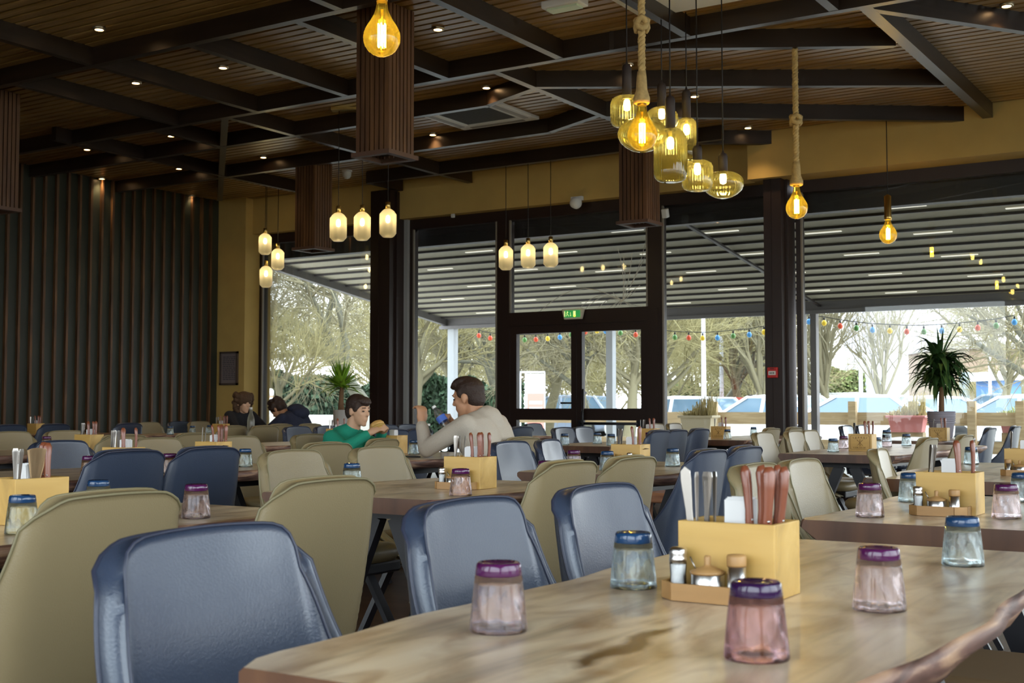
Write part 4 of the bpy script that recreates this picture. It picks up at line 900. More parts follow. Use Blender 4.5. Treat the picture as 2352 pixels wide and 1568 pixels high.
# right side chair tucked under the foreground table
# ---------------------------------------------------------------- tumblers
def tumbler(gm, bm):
    r = empty('tumbler'); n = 40
    H, rb, rt = .095, .0405, .0305; hb = .077
    R = lambda z: rb+(rt-rb)*(z/H)**1.25
    m = MB(); out = [(R(0)-.0012, 0), (R(0), .002)]+[(R(hb*k/6), hb*k/6) for k in range(1, 7)]
    inn = [(R(hb*k/7)-.0028, hb*k/7) for k in range(6, -1, -1)]
    vs = []; fs = []
    for (q, z) in out:
        for i in range(n): a = 2*PI*i/n; vs.append((q*math.cos(a), q*math.sin(a), z))
    K = len(out)
    for j, (q, z) in enumerate(inn):
        for i in range(n):
            a = 2*PI*i/n; f = .0024*(math.sin(a*6+j*PI*.9)*math.sin(a*3+j*2.1)+.35*math.sin(a*11+j*1.7)) if 0 < j < 6 else 0
            vs.append(((q+f)*math.cos(a), (q+f)*math.sin(a), z))
    T_ = K+len(inn)
    for j in range(T_-1):
        for i in range(n): fs.append((j*n+i, j*n+(i+1) % n, (j+1)*n+(i+1) % n, (j+1)*n+i))
    for i in range(n): fs.append(((T_-1)*n+i, (T_-1)*n+(i+1) % n, (i+1) % n, i))
    m.add(vs, fs, 0, True); m.build('glass_body', gm, r)
    MB().lathe([(0, hb), (R(hb)-.001, hb), (R(hb), hb+.001), (R(H)+.0005, H-.003), (R(H)-.002, H), (rt*.7, H-.002), (0, H-.003)], n).build('tinted_base', bm, r)
    return r
TG = {}
for k_, body, base in (('b', (.93, .975, .99), (.015, .06, .16)), ('p', (.98, .94, .955), (.09, .012, .08)), ('v', (.93, .83, .86), (.035, .01, .06))):
    TG[k_] = Proto(tumbler(tumbler_glass('tumbler_glass_'+k_, body), mat('tumbler_base_'+k_, [x*.8 for x in base], .04, spec=.6, coat=.3)), 'glass')
def tum(px, py, k_, label, z=.75):
    x, y = gp(px, py, z); TG[k_].put((x, y, z+.0005), random.uniform(0, 6), label)
random.seed(21)
for a in [
 (1145, 1449, 'p', 'upturned purple tinted tumbler at the left of the foreground table'), (1455, 1349, 'b', 'upturned blue tumbler in front of the farthest foreground navy chair'), (1738, 1512, 'v', 'upturned dark purple tumbler nearest the camera'),
 (2020, 1400, 'p', 'upturned clear pink tumbler right of the foreground caddy'), (2212, 1298, 'b', 'upturned blue based tumbler at the far right of the foreground table'),
 (1998, 1187, 'p', 'pink based tumbler at the left corner of the table with the pale caddy'), (2092, 1152, 'b', 'blue based tumbler just left of the pale caddy'), (2312, 1190, 'p', 'pink based tumbler right of the pale caddy'), (2348, 1152, 'b', 'blue based tumbler cut by the right picture edge'),
 (50, 1226, 'b', 'blue based tumbler in front of the left foreground caddy'), (450, 1190, 'p', 'pink tumbler beside the corner of the nearest olive chair'), (225, 1176, 'b', 'blue based tumbler peeking over the nearest olive chair'),
 (1058, 1138, 'p', 'pink tumbler in front of the middle caddy'), (808, 1120, 'b', 'blue based tumbler above the second olive chair back'), (1254, 1112, 'p', 'pink tumbler at the right end of the middle table'),
 (1318, 1077, 'p', 'pink tumbler above the left olive chair back of the middle table'), (1395, 1080, 'b', 'blue based tumbler between the two olive chair backs'), (1545, 1071, 'b', 'blue based tumbler left of the tall navy chair back'),
 (205, 1096, 'p', 'pink tumbler left of the nearer navy chair back'), (390, 1088, 'p', 'pink tumbler between the two navy chair backs at left'), (563, 1072, 'b', 'blue based tumbler right of the farther navy chair back'),
 (951, 1043, 'b', 'blue based tumbler on the table of the diners'),
 (1914, 1038, 'b', 'blue based tumbler left of the branded caddy'), (1938, 1030, 'p', 'pink based tumbler right beside the branded caddy'), (2014, 1034, 'b', 'blue based tumbler at the right foot of the branded caddy'), (2037, 1026, 'p', 'pink tumbler under a stacked clear one'), (2082, 1023, 'b', 'blue based tumbler right of the stacked pair'),
 (2231, 1066, 'b', 'blue tumbler behind the pale caddy knives'),
 (1297, 1022, 'b', 'tumbler at the left corner of the far door table'), (1372, 1019, 'b', 'tumbler in the middle of the far door table'), (1404, 1023, 'b', 'tumbler left of the leaning knives by the door'), (1491, 1018, 'p', 'pink tumbler behind the first of three navy chair backs'),
 (1596, 1007, 'b', 'tumbler half hidden by the third navy chair back'), (1671, 1008, 'b', 'tumbler right of the logo caddy by the column'), (1731, 1000, 'b', 'tumbler behind the first pale olive chair'),
 (150, 995, 'p', 'dark pink tumbler far left before a navy chair'), (107, 1031, 'p', 'dim tumbler above the wide navy chair'),
 (391, 998, 'b', 'blue tumbler, leftmost of three near the batten wall'), (442, 996, 'b', 'blue tumbler, middle of three near the batten wall'), (481, 994, 'b', 'blue tumbler, rightmost of three near the batten wall')]: tum(*a)
x, y = gp(2037, 1026, .75); TG['b'].put((x, y, .75+.0405), 1, 'clear tumbler stacked on top of a pink one at right', scale=(.98, .98, .98))
# ---------------------------------------------------------------- caddies and what stands in them
CW, CDp, CHt = .168, .118, .122
def caddy(tray=True, logo=None):
    r = empty('bamboo_caddy'); a, b, t = CW/2, CDp/2, .009; m = MB()
    m.bx(-a, a, -b, -b+t, 0, CHt).bx(-a, a, b-t, b, 0, CHt).bx(-a, -a+t, -b+t, b-t, 0, CHt).bx(a-t, a, -b+t, b-t, 0, CHt).bx(-a+t, a-t, -b+t, b-t, 0, .008)
    m.build('crate', BAMB, r, bevel=.0015)
    d = MB().bx(-.032, -.026, -b+t, b-t, .008, .112).bx(.022, .028, -b+t, b-t, .008, .112); d.build('divider', BAMB, r)
    if tray:
        poly = [(-a-.006, -b-.0005), (-a-.006, -b-.045), (-a+.02, -b-.068), (a-.045, -b-.068), (a-.015, -b-.045), (a-.015, -b-.0005)]
        MB().prism(poly, 0, .007).build('tray', BAMB2, r)
        w_ = MB()
        for i in range(5): w_.bar((poly[i][0], poly[i][1], .0145), (poly[i+1][0], poly[i+1][1], .0145), .006, .027)
        w_.build('tray_rim', BAMB2, r)
    if logo:
        g = MB(); yl = -b-.0006
        def ln(x0, z0, x1, z1, w_): g.bar((x0, yl, z0), (x1, yl, z1), .0012, w_, up=(0, 1, 0))
        if logo == 'big':
            pts = [(-.07, .02), (-.07, .10), (-.06, .112), (.06, .112), (.07, .10), (.07, .02), (.06, .012), (-.06, .012)]
            for i in range(8): ln(*pts[i], *pts[(i+1) % 8], .0025)
            for i in range(10): x = -.045+i*.01; ln(x, .090+.004*math.cos(i-4.5), x+.005*(1 if i % 2 else -1), .099+.004*math.cos((i-4.5)*.3), .0025); x2 = -.042+i*.009; ln(x2, .02, x2+.003*(1 if i % 3 else -1), .030, .0025)
        s_ = 1
        ln(0, .036, 0, .084, .005); ln(-.018, .042, .018, .078, .004); ln(-.018, .078, .018, .042, .004); ln(.012, .072, .020, .080, .008); ln(-.021, .081, -.012, .072, .009); ln(.010, .050, .019, .041, .007)
        g.build('burnt_logo', BAMBD, r)
    return r
def side_logo(r):
    g = MB(); a = CW/2+.0006
    g.bar((a, -.028, .098), (a, .028, .098), .0012, .018, up=(1, 0, 0)).bar((a, -.012, .102), (a, .018, .100), .0014, .022, up=(1, 0, 0)); g.build('burnt_label', BAMBD, r)
def knife():
    r = empty('steak_knife'); h = MB()
    pts = [(0, 0, .085), (0, 0, .10), (.001, 0, .135), (0, 0, .17), (-.003, 0, .195), (-.006, 0, .205)]; rs = [.0065, .0085, .0075, .009, .0105, .006]; vs = []; n = 10
    h.tube(pts, rs, n)
    h.v = [(x*.72, y*1.15, z) for x, y, z in h.v]; h.build('handle', KNIFE, r)
    MB().prism([(-.0006, -.009), (.0006, -.009), (.0006, .008), (-.0006, .008)], .0, .09).build('blade', STEELD, r)
    q = MB()
    for z in (.098, .118): q.tube([(-.0072, 0, z), (.0072, 0, z)], .0022, 8)
    q.build('rivets', STEEL, r); return r
def fork():
    r = empty('steel_fork'); 
    MB().add([(-.0008, -.0035, .03), (.0008, -.0035, .03), (.0008, .0035, .03), (-.0008, .0035, .03), (-.001, -.0045, .12), (.001, -.0045, .12), (.001, .0045, .12), (-.001, .0045, .12), (-.0012, -.0085, .185), (.0012, -.0085, .185), (.0012, .0085, .185), (-.0012, .0085, .185), (-.0008, -.006, .193), (.0008, -.006, .193), (.0008, .006, .193), (-.0008, .006, .193)],
             [(3, 2, 1, 0), (12, 13, 14, 15)]+[(k*4+i, k*4+(i+1) % 4, k*4+4+(i+1) % 4, k*4+4+i) for k in range(3) for i in range(4)]).build('handle', STEELD, r)
    q = MB().bx(-.0008, .0008, -.010, .010, .014, .034)
    for y in (-.0085, -.003, .003, .0085): q.bx(-.0008, .0008, y-.0013, y+.0013, -.005+.005, .016)
    q.build('tines', STEELD, r); return r
def butter():
    r = empty('table_knife'); v = []; o = [(-.006, .03), (-.0065, .13), (-.010, .18), (-.009, .196), (0, .204), (.009, .196), (.010, .18), (.0065, .13), (.006, .03)]
    MB().prism([(a, b) for a, b in o], -.0014, .0014, M=rotm(PI/2)).build('handle', STEELD, r, bevel=.001)
    MB().bx(-.009, .009, -.0007, .0007, 0, .032).build('blade', STEELD, r); return r
PK, PF, PB_ = Proto(knife(), 'knife'), Proto(fork(), 'fork'), Proto(butter(), 'knife')
def napk():
    r = empty('napkin_stack')
    m = MB()
    for i in range(7): m.bx(-.021, .021, -.018+i*.006, -.0135+i*.006, .0, .147+.002*(i % 3))
    m.build('napkins', PAPER, r); return r
PN = Proto(napk(), 'napkin')
def salt():
    r = empty('salt_shaker'); MB().lathe([(0, .001), (.0122, .001), (.0125, .004), (.0115, .030), (.0125, .046), (.011, .046)], 24).build('salt_fill', SALT, r)
    MB().lathe([(.0138, 0), (.014, .004), (.0130, .030), (.014, .048), (.0125, .054)], 28, caps=False).build('glass_jar', CGLASS, r)
    MB().lathe([(.0145, .050), (.0145, .056), (.0135, .058), (.0145, .062), (.0145, .070), (.010, .0735), (0, .074)], 28).build('steel_cap', STEEL, r); return r
def sugar():
    r = empty('sugar_bowl'); MB().lathe([(0, 0), (.026, 0), (.027, .002), (.027, .033), (.0255, .034), (0, .034)], 36).build('steel_bowl', STEEL, r)
    MB().lathe([(0, .034), (.0285, .034), (.0285, .038), (.014, .044), (.006, .047), (.0052, .050), (.0058, .060), (.004, .063), (0, .0635)], 32).build('wooden_lid', BAMB2, r)
    MB().tube([(-.022, .006, .036), (-.034, .008, .058)], .0014, 6).build('spoon_handle', STEELD, r); return r
def pepper():
    r = empty('pepper_shaker'); MB().lathe([(0, 0), (.0145, 0), (.015, .002), (.015, .049), (0, .049)], 28).build('steel_body', STEEL, r)
    MB().lathe([(0, .049), (.0155, .049), (.0158, .052), (.0158, .064), (.0145, .067), (0, .0675)], 28).build('wooden_cap', BAMB2, r); return r
PSA, PSU, PPE = Proto(salt(), 'shaker'), Proto(sugar(), 'sugar bowl'), Proto(pepper(), 'shaker')
CA = {'tray': Proto(caddy(), 'caddy'), 'logo': Proto(caddy(False, 'big'), 'caddy'), 'plain': Proto(caddy(False), 'caddy')}
def place_in(P, M, lx, ly, tilt, az, label, grp, zoff=.009):
    o = P.put((0, 0, 0), 0, label, grp); p = M @ Vector((lx, ly, .75+zoff))
    q = Matrix.Rotation(az, 4, 'Z') @ Matrix.Rotation(tilt, 4, 'Y') @ Matrix.Rotation(-az, 4, 'Z') @ Matrix.Rotation(az*1.7, 4, 'Z')
    o.matrix_world = Matrix.Translation(p) @ q; return o
def set_caddy(corner, kind, phrase, sp, rz=0, full=True, nk=5, nf=5, ctr=None, nb=0, nap=True, cut=True, slog=False, mirror=False):
    if ctr: x, y = ctr
    else: x, y = corner[0]-CW/2, corner[1]+CDp/2
    r = CA[kind].put((x, y, .7505), rz, 'bamboo cutlery caddy '+phrase)
    if slog: side_logo(r)
    M = Matrix.Translation((x, y, 0)) @ Matrix.Rotation(rz, 4, 'Z'); rn = random.Random(int(x*977)+int(y*131))
    if cut:
        for i in range(nk): place_in(PK, M, .036+i*.022/max(1, nk-1), (-.03, .02, -.015, .03, -.032, .0)[i], -.05+.036*i*(1 if nk > 2 else 2), rn.uniform(-.5, .5), 'wooden handled steak knife, %s from left in the caddy ' % ORD[i]+sp, 'steak knives in the caddy '+sp)
        for i in range(nf): place_in(PF, M, -.062+i*.0055, -.030+i*.010, rn.uniform(-.03, .12), rn.uniform(-.4, .8), 'steel fork, %s from left in the caddy ' % ORD[i]+sp, 'steel forks in the caddy '+sp)
        if nb: place_in(PB_, M, -.060, -.038, -.10, 0, 'rounded steel table knife leaning left in the caddy '+sp, None)
        if nap: place_in(PN, M, -.002, .012, 0.0, 0, 'white folded paper napkins in the caddy '+sp, None)
    if full:
        s = [(-.070, PSA, 'salt shaker with steel cap'), (-.018, PSU, 'steel sugar bowl with wooden lid'), (.032, PPE, 'steel pepper shaker with wooden cap')]
        for lx, P, l in s:
            if mirror: lx = -lx-.03
            p = M @ Vector((lx, -CDp/2-.030, .7585)); P.put(p, rz, l+' on the caddy '+sp)
set_caddy(gp(1778, 1207, .872), 'tray', 'on the foreground table', 'on the foreground table', nk=6, nf=4, nb=1)
set_caddy(gp(2240, 1087, .872), 'tray', 'of pale wood on the table at right', 'of pale wood at right', nk=2, nf=2)
set_caddy(gp(1102, 1050, .872), 'tray', 'on the middle table', 'on the middle table', nk=4, nf=4)
set_caddy(gp(1470, 1021, .872), 'tray', 'with a side label between two olive chair backs', 'between two olive chair backs', nk=3, nf=3, slog=True, mirror=True)
set_caddy(gp(289, 1028, .872), 'plain', 'behind the nearer navy chair back at left', 'behind the left navy chair back', nk=2, nf=4, full=False)
x, y = gp(36, 1101, .872); set_caddy(None, 'plain', 'at the left edge on the left foreground table', 'at the left picture edge', nk=2, nf=2, full=False, ctr=(x-.059, y+.084), rz=PI/2)
r = MB(); random.seed(3)
for i in range(9): r.add([(-.0008, -.004, 0), (.0008, -.004, 0), (.0008, .004, 0), (-.0008, .004, 0), (-.0008+.0, -.010, .19), (.0008, -.010, .19), (.0008, .010, .19), (-.0008, .010, .19)], [(3, 2, 1, 0), (4, 5, 6, 7), (0, 1, 5, 4), (1, 2, 6, 5), (2, 3, 7, 6), (3, 0, 4, 7)], M=Matrix.Translation((0, i*.0035-.015, 0)) @ rotm(-.22+.05*i, .08, 0))
o = r.build('wooden_stirrers', wood('stirrer_wood', (.40, .26, .13), (.52, .36, .20), .6, axis=2), loc=(x-.05, y+.09, .762)); tag(o, 'fan of flat wooden stirrers in the caddy at the left edge', 'stirrers')
set_caddy(gp(207, 998, .872), 'plain', 'with napkins on the dark far left table', 'on the dark far left table', nk=3, nf=3, full=False)
set_caddy(gp(646, 1010, .872), 'tray', 'with burnt end label and salt shaker left of the boy', 'just left of the boy', nk=4, nf=2, ctr=(gp(646, 1010, .872)[0]-CW/2, 4.98), slog=True)
set_caddy(gp(2002, 997, .872), 'logo', 'with burnt crossed cutlery logo among five tumblers', 'among the five tumblers', nk=4, nf=2, full=False, nap=False)
set_caddy(gp(2125, 985, .872), 'logo', 'with burnt logo left of the drooping plant pot', 'left of the drooping plant', nk=3, nf=2, full=False, ctr=(gp(2125, 985, .872)[0]-CW/2, 12.1))
set_caddy(gp(1668, 979, .872), 'logo', 'with burnt logo behind the third navy chair back', 'left of the right column', nk=3, nf=2, full=False)
set_caddy(gp(1443, 981, .872), 'plain', 'on the far table before the door', 'before the double door', nk=3, nf=4, full=False, ctr=(-5.05, 10.2))
x, y = gp(2306, 1030, .872); set_caddy(None, 'tray', 'at the right picture edge behind the pale one', 'at the right picture edge', nk=0, nf=2, ctr=(x+CW/2, y+CDp/2), mirror=True)
x, y = gp(912, 1000, .872); set_caddy((x, y), 'plain', 'behind the water bottles of the diners', 'of the diners', nk=0, nf=0, full=False, nap=True)
set_caddy(None, 'plain', 'on the table of the woman', 'on the table of the woman', nk=4, nf=4, full=False, ctr=(-10.75, 10.5)); set_caddy(None, 'plain', 'tiny one against the batten wall', 'against the batten wall', nk=3, nf=2, full=False, ctr=(-12.8, 9.5))
x, y = gp(880, 992, .872); set_caddy(None, 'plain', 'behind the face of the boy', 'behind the face of the boy', nk=2, nf=2, full=False, ctr=(-7.35, 8.6))
# bottles, phone on the diners' table
def pet(label, px, py, lean=0):
    x, y = gp(px, py, .75); x, y = max(-5.1, min(-4.55, x)), y
    r = empty('water_bottle', (x, y, .7505)); tag(r, label, 'bottle')
    MB().lathe([(0, .001), (.028, .001), (.032, .01), (.031, .05), (.032, .09), (.032, .12), (.026, .15), (.014, .175), (.013, .185)], 24).build('clear_body', CGLASS, r)
    MB().lathe([(.0325, .06), (.0325, .10)], 24, caps=False).build('blue_label', mat('label_blue_%d' % px, (.05, .16, .55), .5), r)
    MB().lathe([(.014, .185), (.014, .2), (0, .2)], 16).build('cap', WHITE, r); return r
pet('small water bottle with blue label in front of the hands of the boy', 856, 1037); pet('small water bottle with blue label, right one of the pair', 888, 1035)
x, y = gp(935, 1050, .75); o = MB().box((0, 0, .004), (.075, .15, .008)).build('phone', BLACK, bevel=.003, loc=(x, y+.05, .75)); o.rotation_euler = (0, 0, .9); tag(o, 'dark phone lying on the table of the diners', 'phone')
r = empty('glass_bottle', (-10.32, 10.55, .7505)); tag(r, 'tall clear glass bottle on the table of the woman', 'bottle')
MB().lathe([(0, .001), (.04, .001), (.042, .02), (.042, .16), (.036, .20), (.018, .25), (.016, .31)], 24, caps=False).build('clear_body', glassy('milky_glass', (.9, .92, .9), 1, opaque=.35, ocol=(.8, .85, .8)), r); MB().lathe([(.017, .29), (.018, .315), (0, .315)], 14).build('stopper', WHITE, r)
o = MB().ell((0, 0, .03), (.07, .05, .03)).build('yellow_wrapper', mat('wrapper_yellow', (.8, .6, .03), .5), loc=(-10.45, 10.75, .75)); tag(o, 'crumpled yellow wrapper beside the clear glass bottle', 'wrapper')
# ---------------------------------------------------------------- pot plants
def leafblade(m, p, az, el, L, w_, droop, n=7, mt=0):
    p = Vector(p); d = Vector((math.cos(az)*math.cos(el), math.sin(az)*math.cos(el), math.sin(el))); side = Vector((-math.sin(az), math.cos(az), 0)); q = p; pts = [q]
    for i in range(n):
        d = (d+Vector((0, 0, -droop*(i+1)/n))).normalized(); q = q+d*L/n; pts.append(q)
    vs = []; fs = []
    for i, q in enumerate(pts):
        t = i/n; ww = w_*(math.sin(PI*min(1, t*.8+.25)))*(1-t**4)+.0008; up = Vector((0, 0, 1))*ww*.35
        vs += [q-side*ww+up, q, q+side*ww+up]
    for i in range(n):
        a = i*3; fs += [(a, a+1, a+4, a+3), (a+1, a+2, a+5, a+4)]
    m.add(vs, fs, mt, True)
LG = mat('yucca_leaf', (.20, .40, .03), .45, var=.25, vscale=8); LG2 = mat('yucca_leaf_light', (.32, .52, .05), .45); LD = mat('dracaena_leaf', (.03, .075, .02), .6, spec=.2, var=.3, vscale=6); LD2 = mat('dracaena_leaf_light', (.07, .13, .03), .4); TRK = mat('cane_brown', (.22, .12, .06), .8, bump=.4, bscale=60)
def pot(r, R, H, mt):
    m = MB().lathe([(0, 0), (R*.72, 0), (R*.78, .01), (R*.98, H*.8), (R, H), (R*.93, H), (R*.9, H*.9), (0, H*.9)], 36); m.build('pot', mt, r)
    q = MB()
    for k in range(5): q.lathe([(R*(.985+.004*k), H*(.55+.08*k)), (R*(.985+.004*k)+.004, H*(.57+.08*k)), (R*(.985+.004*k), H*(.59+.08*k))], 36, caps=False)
    q.build('pot_rings', mt, r); MB().lathe([(0, H*.9), (R*.9, H*.9)], 24).build('soil', mat('soil', (.05, .03, .02), .9), r)
d_ = 12.8; x, y, z = atd(2163, 1005, d_); sc_ = d_/F
r = empty('drooping_plant', (x, y, .7505)); tag(r, 'large dark green drooping plant in a ridged grey pot by the right window', 'plant')
pot(r, 31*sc_, 61*sc_, mat('pot_grey_lilac', (.28, .26, .30), .6)); m = MB(); random.seed(14); zc = (1005-845)*sc_
for i in range(170):
    a = random.uniform(0, 2*PI); h = random.uniform(-.22, .10); L = random.uniform(.28, .5)
    leafblade(m, (random.uniform(-.02, .02), random.uniform(-.02, .02), zc+h), a, random.uniform(.1, 1.2), L, random.uniform(.026, .036), random.uniform(.35, .85), mt=random.random() < .3)
for a, e, L in ((.7, 1.05, .52), (.4, 1.2, .45), (2.2, 1.4, .42), (-.4, 1.15, .5), (3.4, 1.3, .4), (1.4, 1.35, .4)): leafblade(m, (0, 0, zc+.08), a, e, L, .016, .12)
m.build('leaves', [LD, LD2], r); MB().tube([(0, 0, .2), (.01, 0, zc-.15), (0, 0, zc+.1)], [.03, .024, .02], 10).build('stem', TRK, r)
d_ = 16.6; x, y, z = atd(783, 990, d_); sc_ = d_/F
r = empty('yucca_plant', (x, y, .7505)); tag(r, 'small bright green yucca in a pale pot behind the boy', 'plant')
zb = atd(783, 968, d_)[2]-.75; zp = atd(783, 941, d_)[2]-.75
m = MB().lathe([(0, 0), (.095, 0), (.10, .01), (.105, zp), (.095, zp), (.09, zp-.02), (0, zp-.02)], 30); m.build('pot', mat('pot_pale', (.5, .48, .46), .7), r)
zt = atd(783, 893, d_)[2]-.75; MB().tube([(0, 0, zp-.03), (.0, 0, (zp+zt)/2), (.01, 0, zt+.02)], [.045, .034, .028], 10).build('stem', TRK, r); m = MB(); random.seed(6)
for i in range(80):
    a = random.uniform(0, 2*PI); e = random.uniform(-.15, 1.45); leafblade(m, (.01, 0, zt+random.uniform(0, .04)), a, e, random.uniform(.34, .46), random.uniform(.022, .03), random.uniform(-.02, .08)+(.12 if e < .3 else 0), mt=random.random() < .4)
m.build('leaves', [LG, LG2], r)

# stools
def stool(x, y, z, wd, mt, lm, label):
    r = empty('stool', (x, y, 0)); tag(r, label, 'stool')
    MB().box((0, 0, z-.035), (wd, wd, .07)).build('seat', mt, r, bevel=.02, seg=3)
    for sx in (-1, 1):
        for sy in (-1, 1): MB().bar((sx*wd*.36, sy*wd*.36, z-.07), (sx*wd*.44, sy*wd*.44, 0), .03, .03).build('leg', lm, r)
    MB().bar((-wd*.4, -wd*.4, .2), (wd*.4, -wd*.4, .2), .02, .02).build('stretcher', lm, r)
stool(-.60, 3.10, .46, .40, mat('brown_leather', (.16, .10, .05), .45), BLACK, 'brown cushioned stool under the right edge behind the foreground table')
x, y = gp(1512, 1128, .47); stool(x, y, .47, .34, wood('reddish_wood', (.34, .15, .08), (.45, .22, .12), .4, axis=0), wood('reddish_leg', (.34, .15, .08), (.45, .22, .12), .4, axis=2), 'reddish wooden stool glimpsed under the table left of the tall navy chair')
# ---------------------------------------------------------------- people
def fuse(name, mb, m_, parent, vox=.009, smooth=3):
    o = mb.build(name+'_tmp', m_); md = o.modifiers.new('r', 'REMESH'); md.mode = 'VOXEL'; md.voxel_size = vox; md.use_smooth_shade = True
    s_ = o.modifiers.new('s', 'SMOOTH'); s_.iterations = smooth; s_.factor = .5
    dg = bpy.context.evaluated_depsgraph_get(); me = bpy.data.meshes.new_from_object(o.evaluated_get(dg)); me.name = name
    me.polygons.foreach_set('use_smooth', [True]*len(me.polygons))
    if not me.materials: me.materials.append(m_)
    old = o.data; bpy.data.objects.remove(o); bpy.data.meshes.remove(old)
    n = bpy.data.objects.new(name, me); col.objects.link(n)
    if parent: n.parent = parent
    return n
SKIN = mat('skin_tone', (.52, .27, .15), .5, var=.06, vscale=20); SKINL = mat('skin_light', (.58, .34, .21), .5)
DHAIR = mat('dark_brown_hair', (.03, .014, .008), .6, bump=.5, bscale=120); CHAIRM = mat('curly_brown_hair', (.07, .035, .015), .8, bump=1, bscale=60); GHAIR = mat('grey_hair_tips', (.45, .38, .28), .9)
EYE_ = mat('eye_dark', (.02, .012, .01), .2); BROW = mat('brow', (.04, .02, .012), .8)
def T_(mb, M, fn):      # run fn on a scratch builder and add it under a matrix
    q = MB(); fn(q); mb.add(q.v, q.f, 0, True, M)
def head(mb, M, s=1.0):
    def f(q):
        q.ell((-.012, 0, .030), (.098, .077, .090)); q.ell((.030, 0, -.030), (.060, .058, .080)); q.ell((.045, 0, -.078), (.038, .040, .034)); q.ell((.068, 0, -.098), (.020, .022, .018))
        q.cap((.082, 0, .022), (.104, 0, -.018), .009, .013); q.ell((.098, .011, -.020), (.010, .008, .007)); q.ell((.098, -.011, -.020), (.010, .008, .007))
        q.cap((.074, -.036, .032), (.074, .036, .032), .013, .013); q.cap((.084, -.017, -.051), (.084, .017, -.051), .0075, .0075); q.cap((.081, -.015, -.063), (.081, .015, -.063), .0085, .0085)
        q.ell((.056, .040, -.012), (.024, .018, .022)); q.ell((.056, -.040, -.012), (.024, .018, .022))
        for sy in (-1, 1): q.ell((-.010, sy*.079, -.004), (.018, .009, .030)); q.ell((-.006, sy*.076, -.026), (.010, .008, .012))
        q.cap((-.032, 0, -.05), (-.045, 0, -.17), .056, .060)
    T_(mb, M @ Matrix.Scale(s, 4), f)
def eyes(parent, M, s=1.0):
    q = MB()
    for sy in (-1, 1): T_(q, M @ Matrix.Scale(s, 4), lambda u, sy=sy: u.ell((.079, sy*.031, .008), (.008, .013, .006)))
    q.build('eyes', EYE_, parent); q = MB()
    for sy in (-1, 1): T_(q, M @ Matrix.Scale(s, 4), lambda u, sy=sy: u.cap((.088, sy*.018, .036), (.080, sy*.048, .034), .004, .003))
    q.build('eyebrows', BROW, parent)
def hand(mb, M, curl=1.0, thumb=1, s=1.0):
    def f(q):
        q.ell((.042, 0, 0), (.048, .040, .017)); q.cap((-.03, 0, 0), (.02, 0, 0), .026, .028)
        for y, L in ((.030, .068), (.010, .078), (-.011, .073), (-.030, .057)):
            p = Vector((.082, y*1.0, 0)); a = .25*curl
            q.cap((.05, y*.9, 0), p, .010, .0095)
            for k, f_ in enumerate((.42, .33, .25)):
                a += curl*(.55, .75, .5)[k]; nx = p+Vector((math.cos(a), 0, -math.sin(a)))*L*f_; q.cap(p, nx, .0095-.0008*k, .0088-.0009*k); p = nx
        q.cap((.018, thumb*.028, -.004), (.048, thumb*.050, -.022), .013, .0115); q.cap((.048, thumb*.050, -.022), (.074, thumb*.044, -.040), .0105, .0088)
    T_(mb, M @ Matrix.Scale(s, 4), f)
def frame(p, d, up=(0, 0, 1)):      # local x along d, z near up
    x = Vector(d).normalized(); z = Vector(up); y = z.cross(x).normalized(); z = x.cross(y)
    return Matrix(((x.x, y.x, z.x, p[0]), (x.y, y.y, z.y, p[1]), (x.z, y.z, z.z, p[2]), (0, 0, 0, 1)))
def V(*a): return Vector(a)
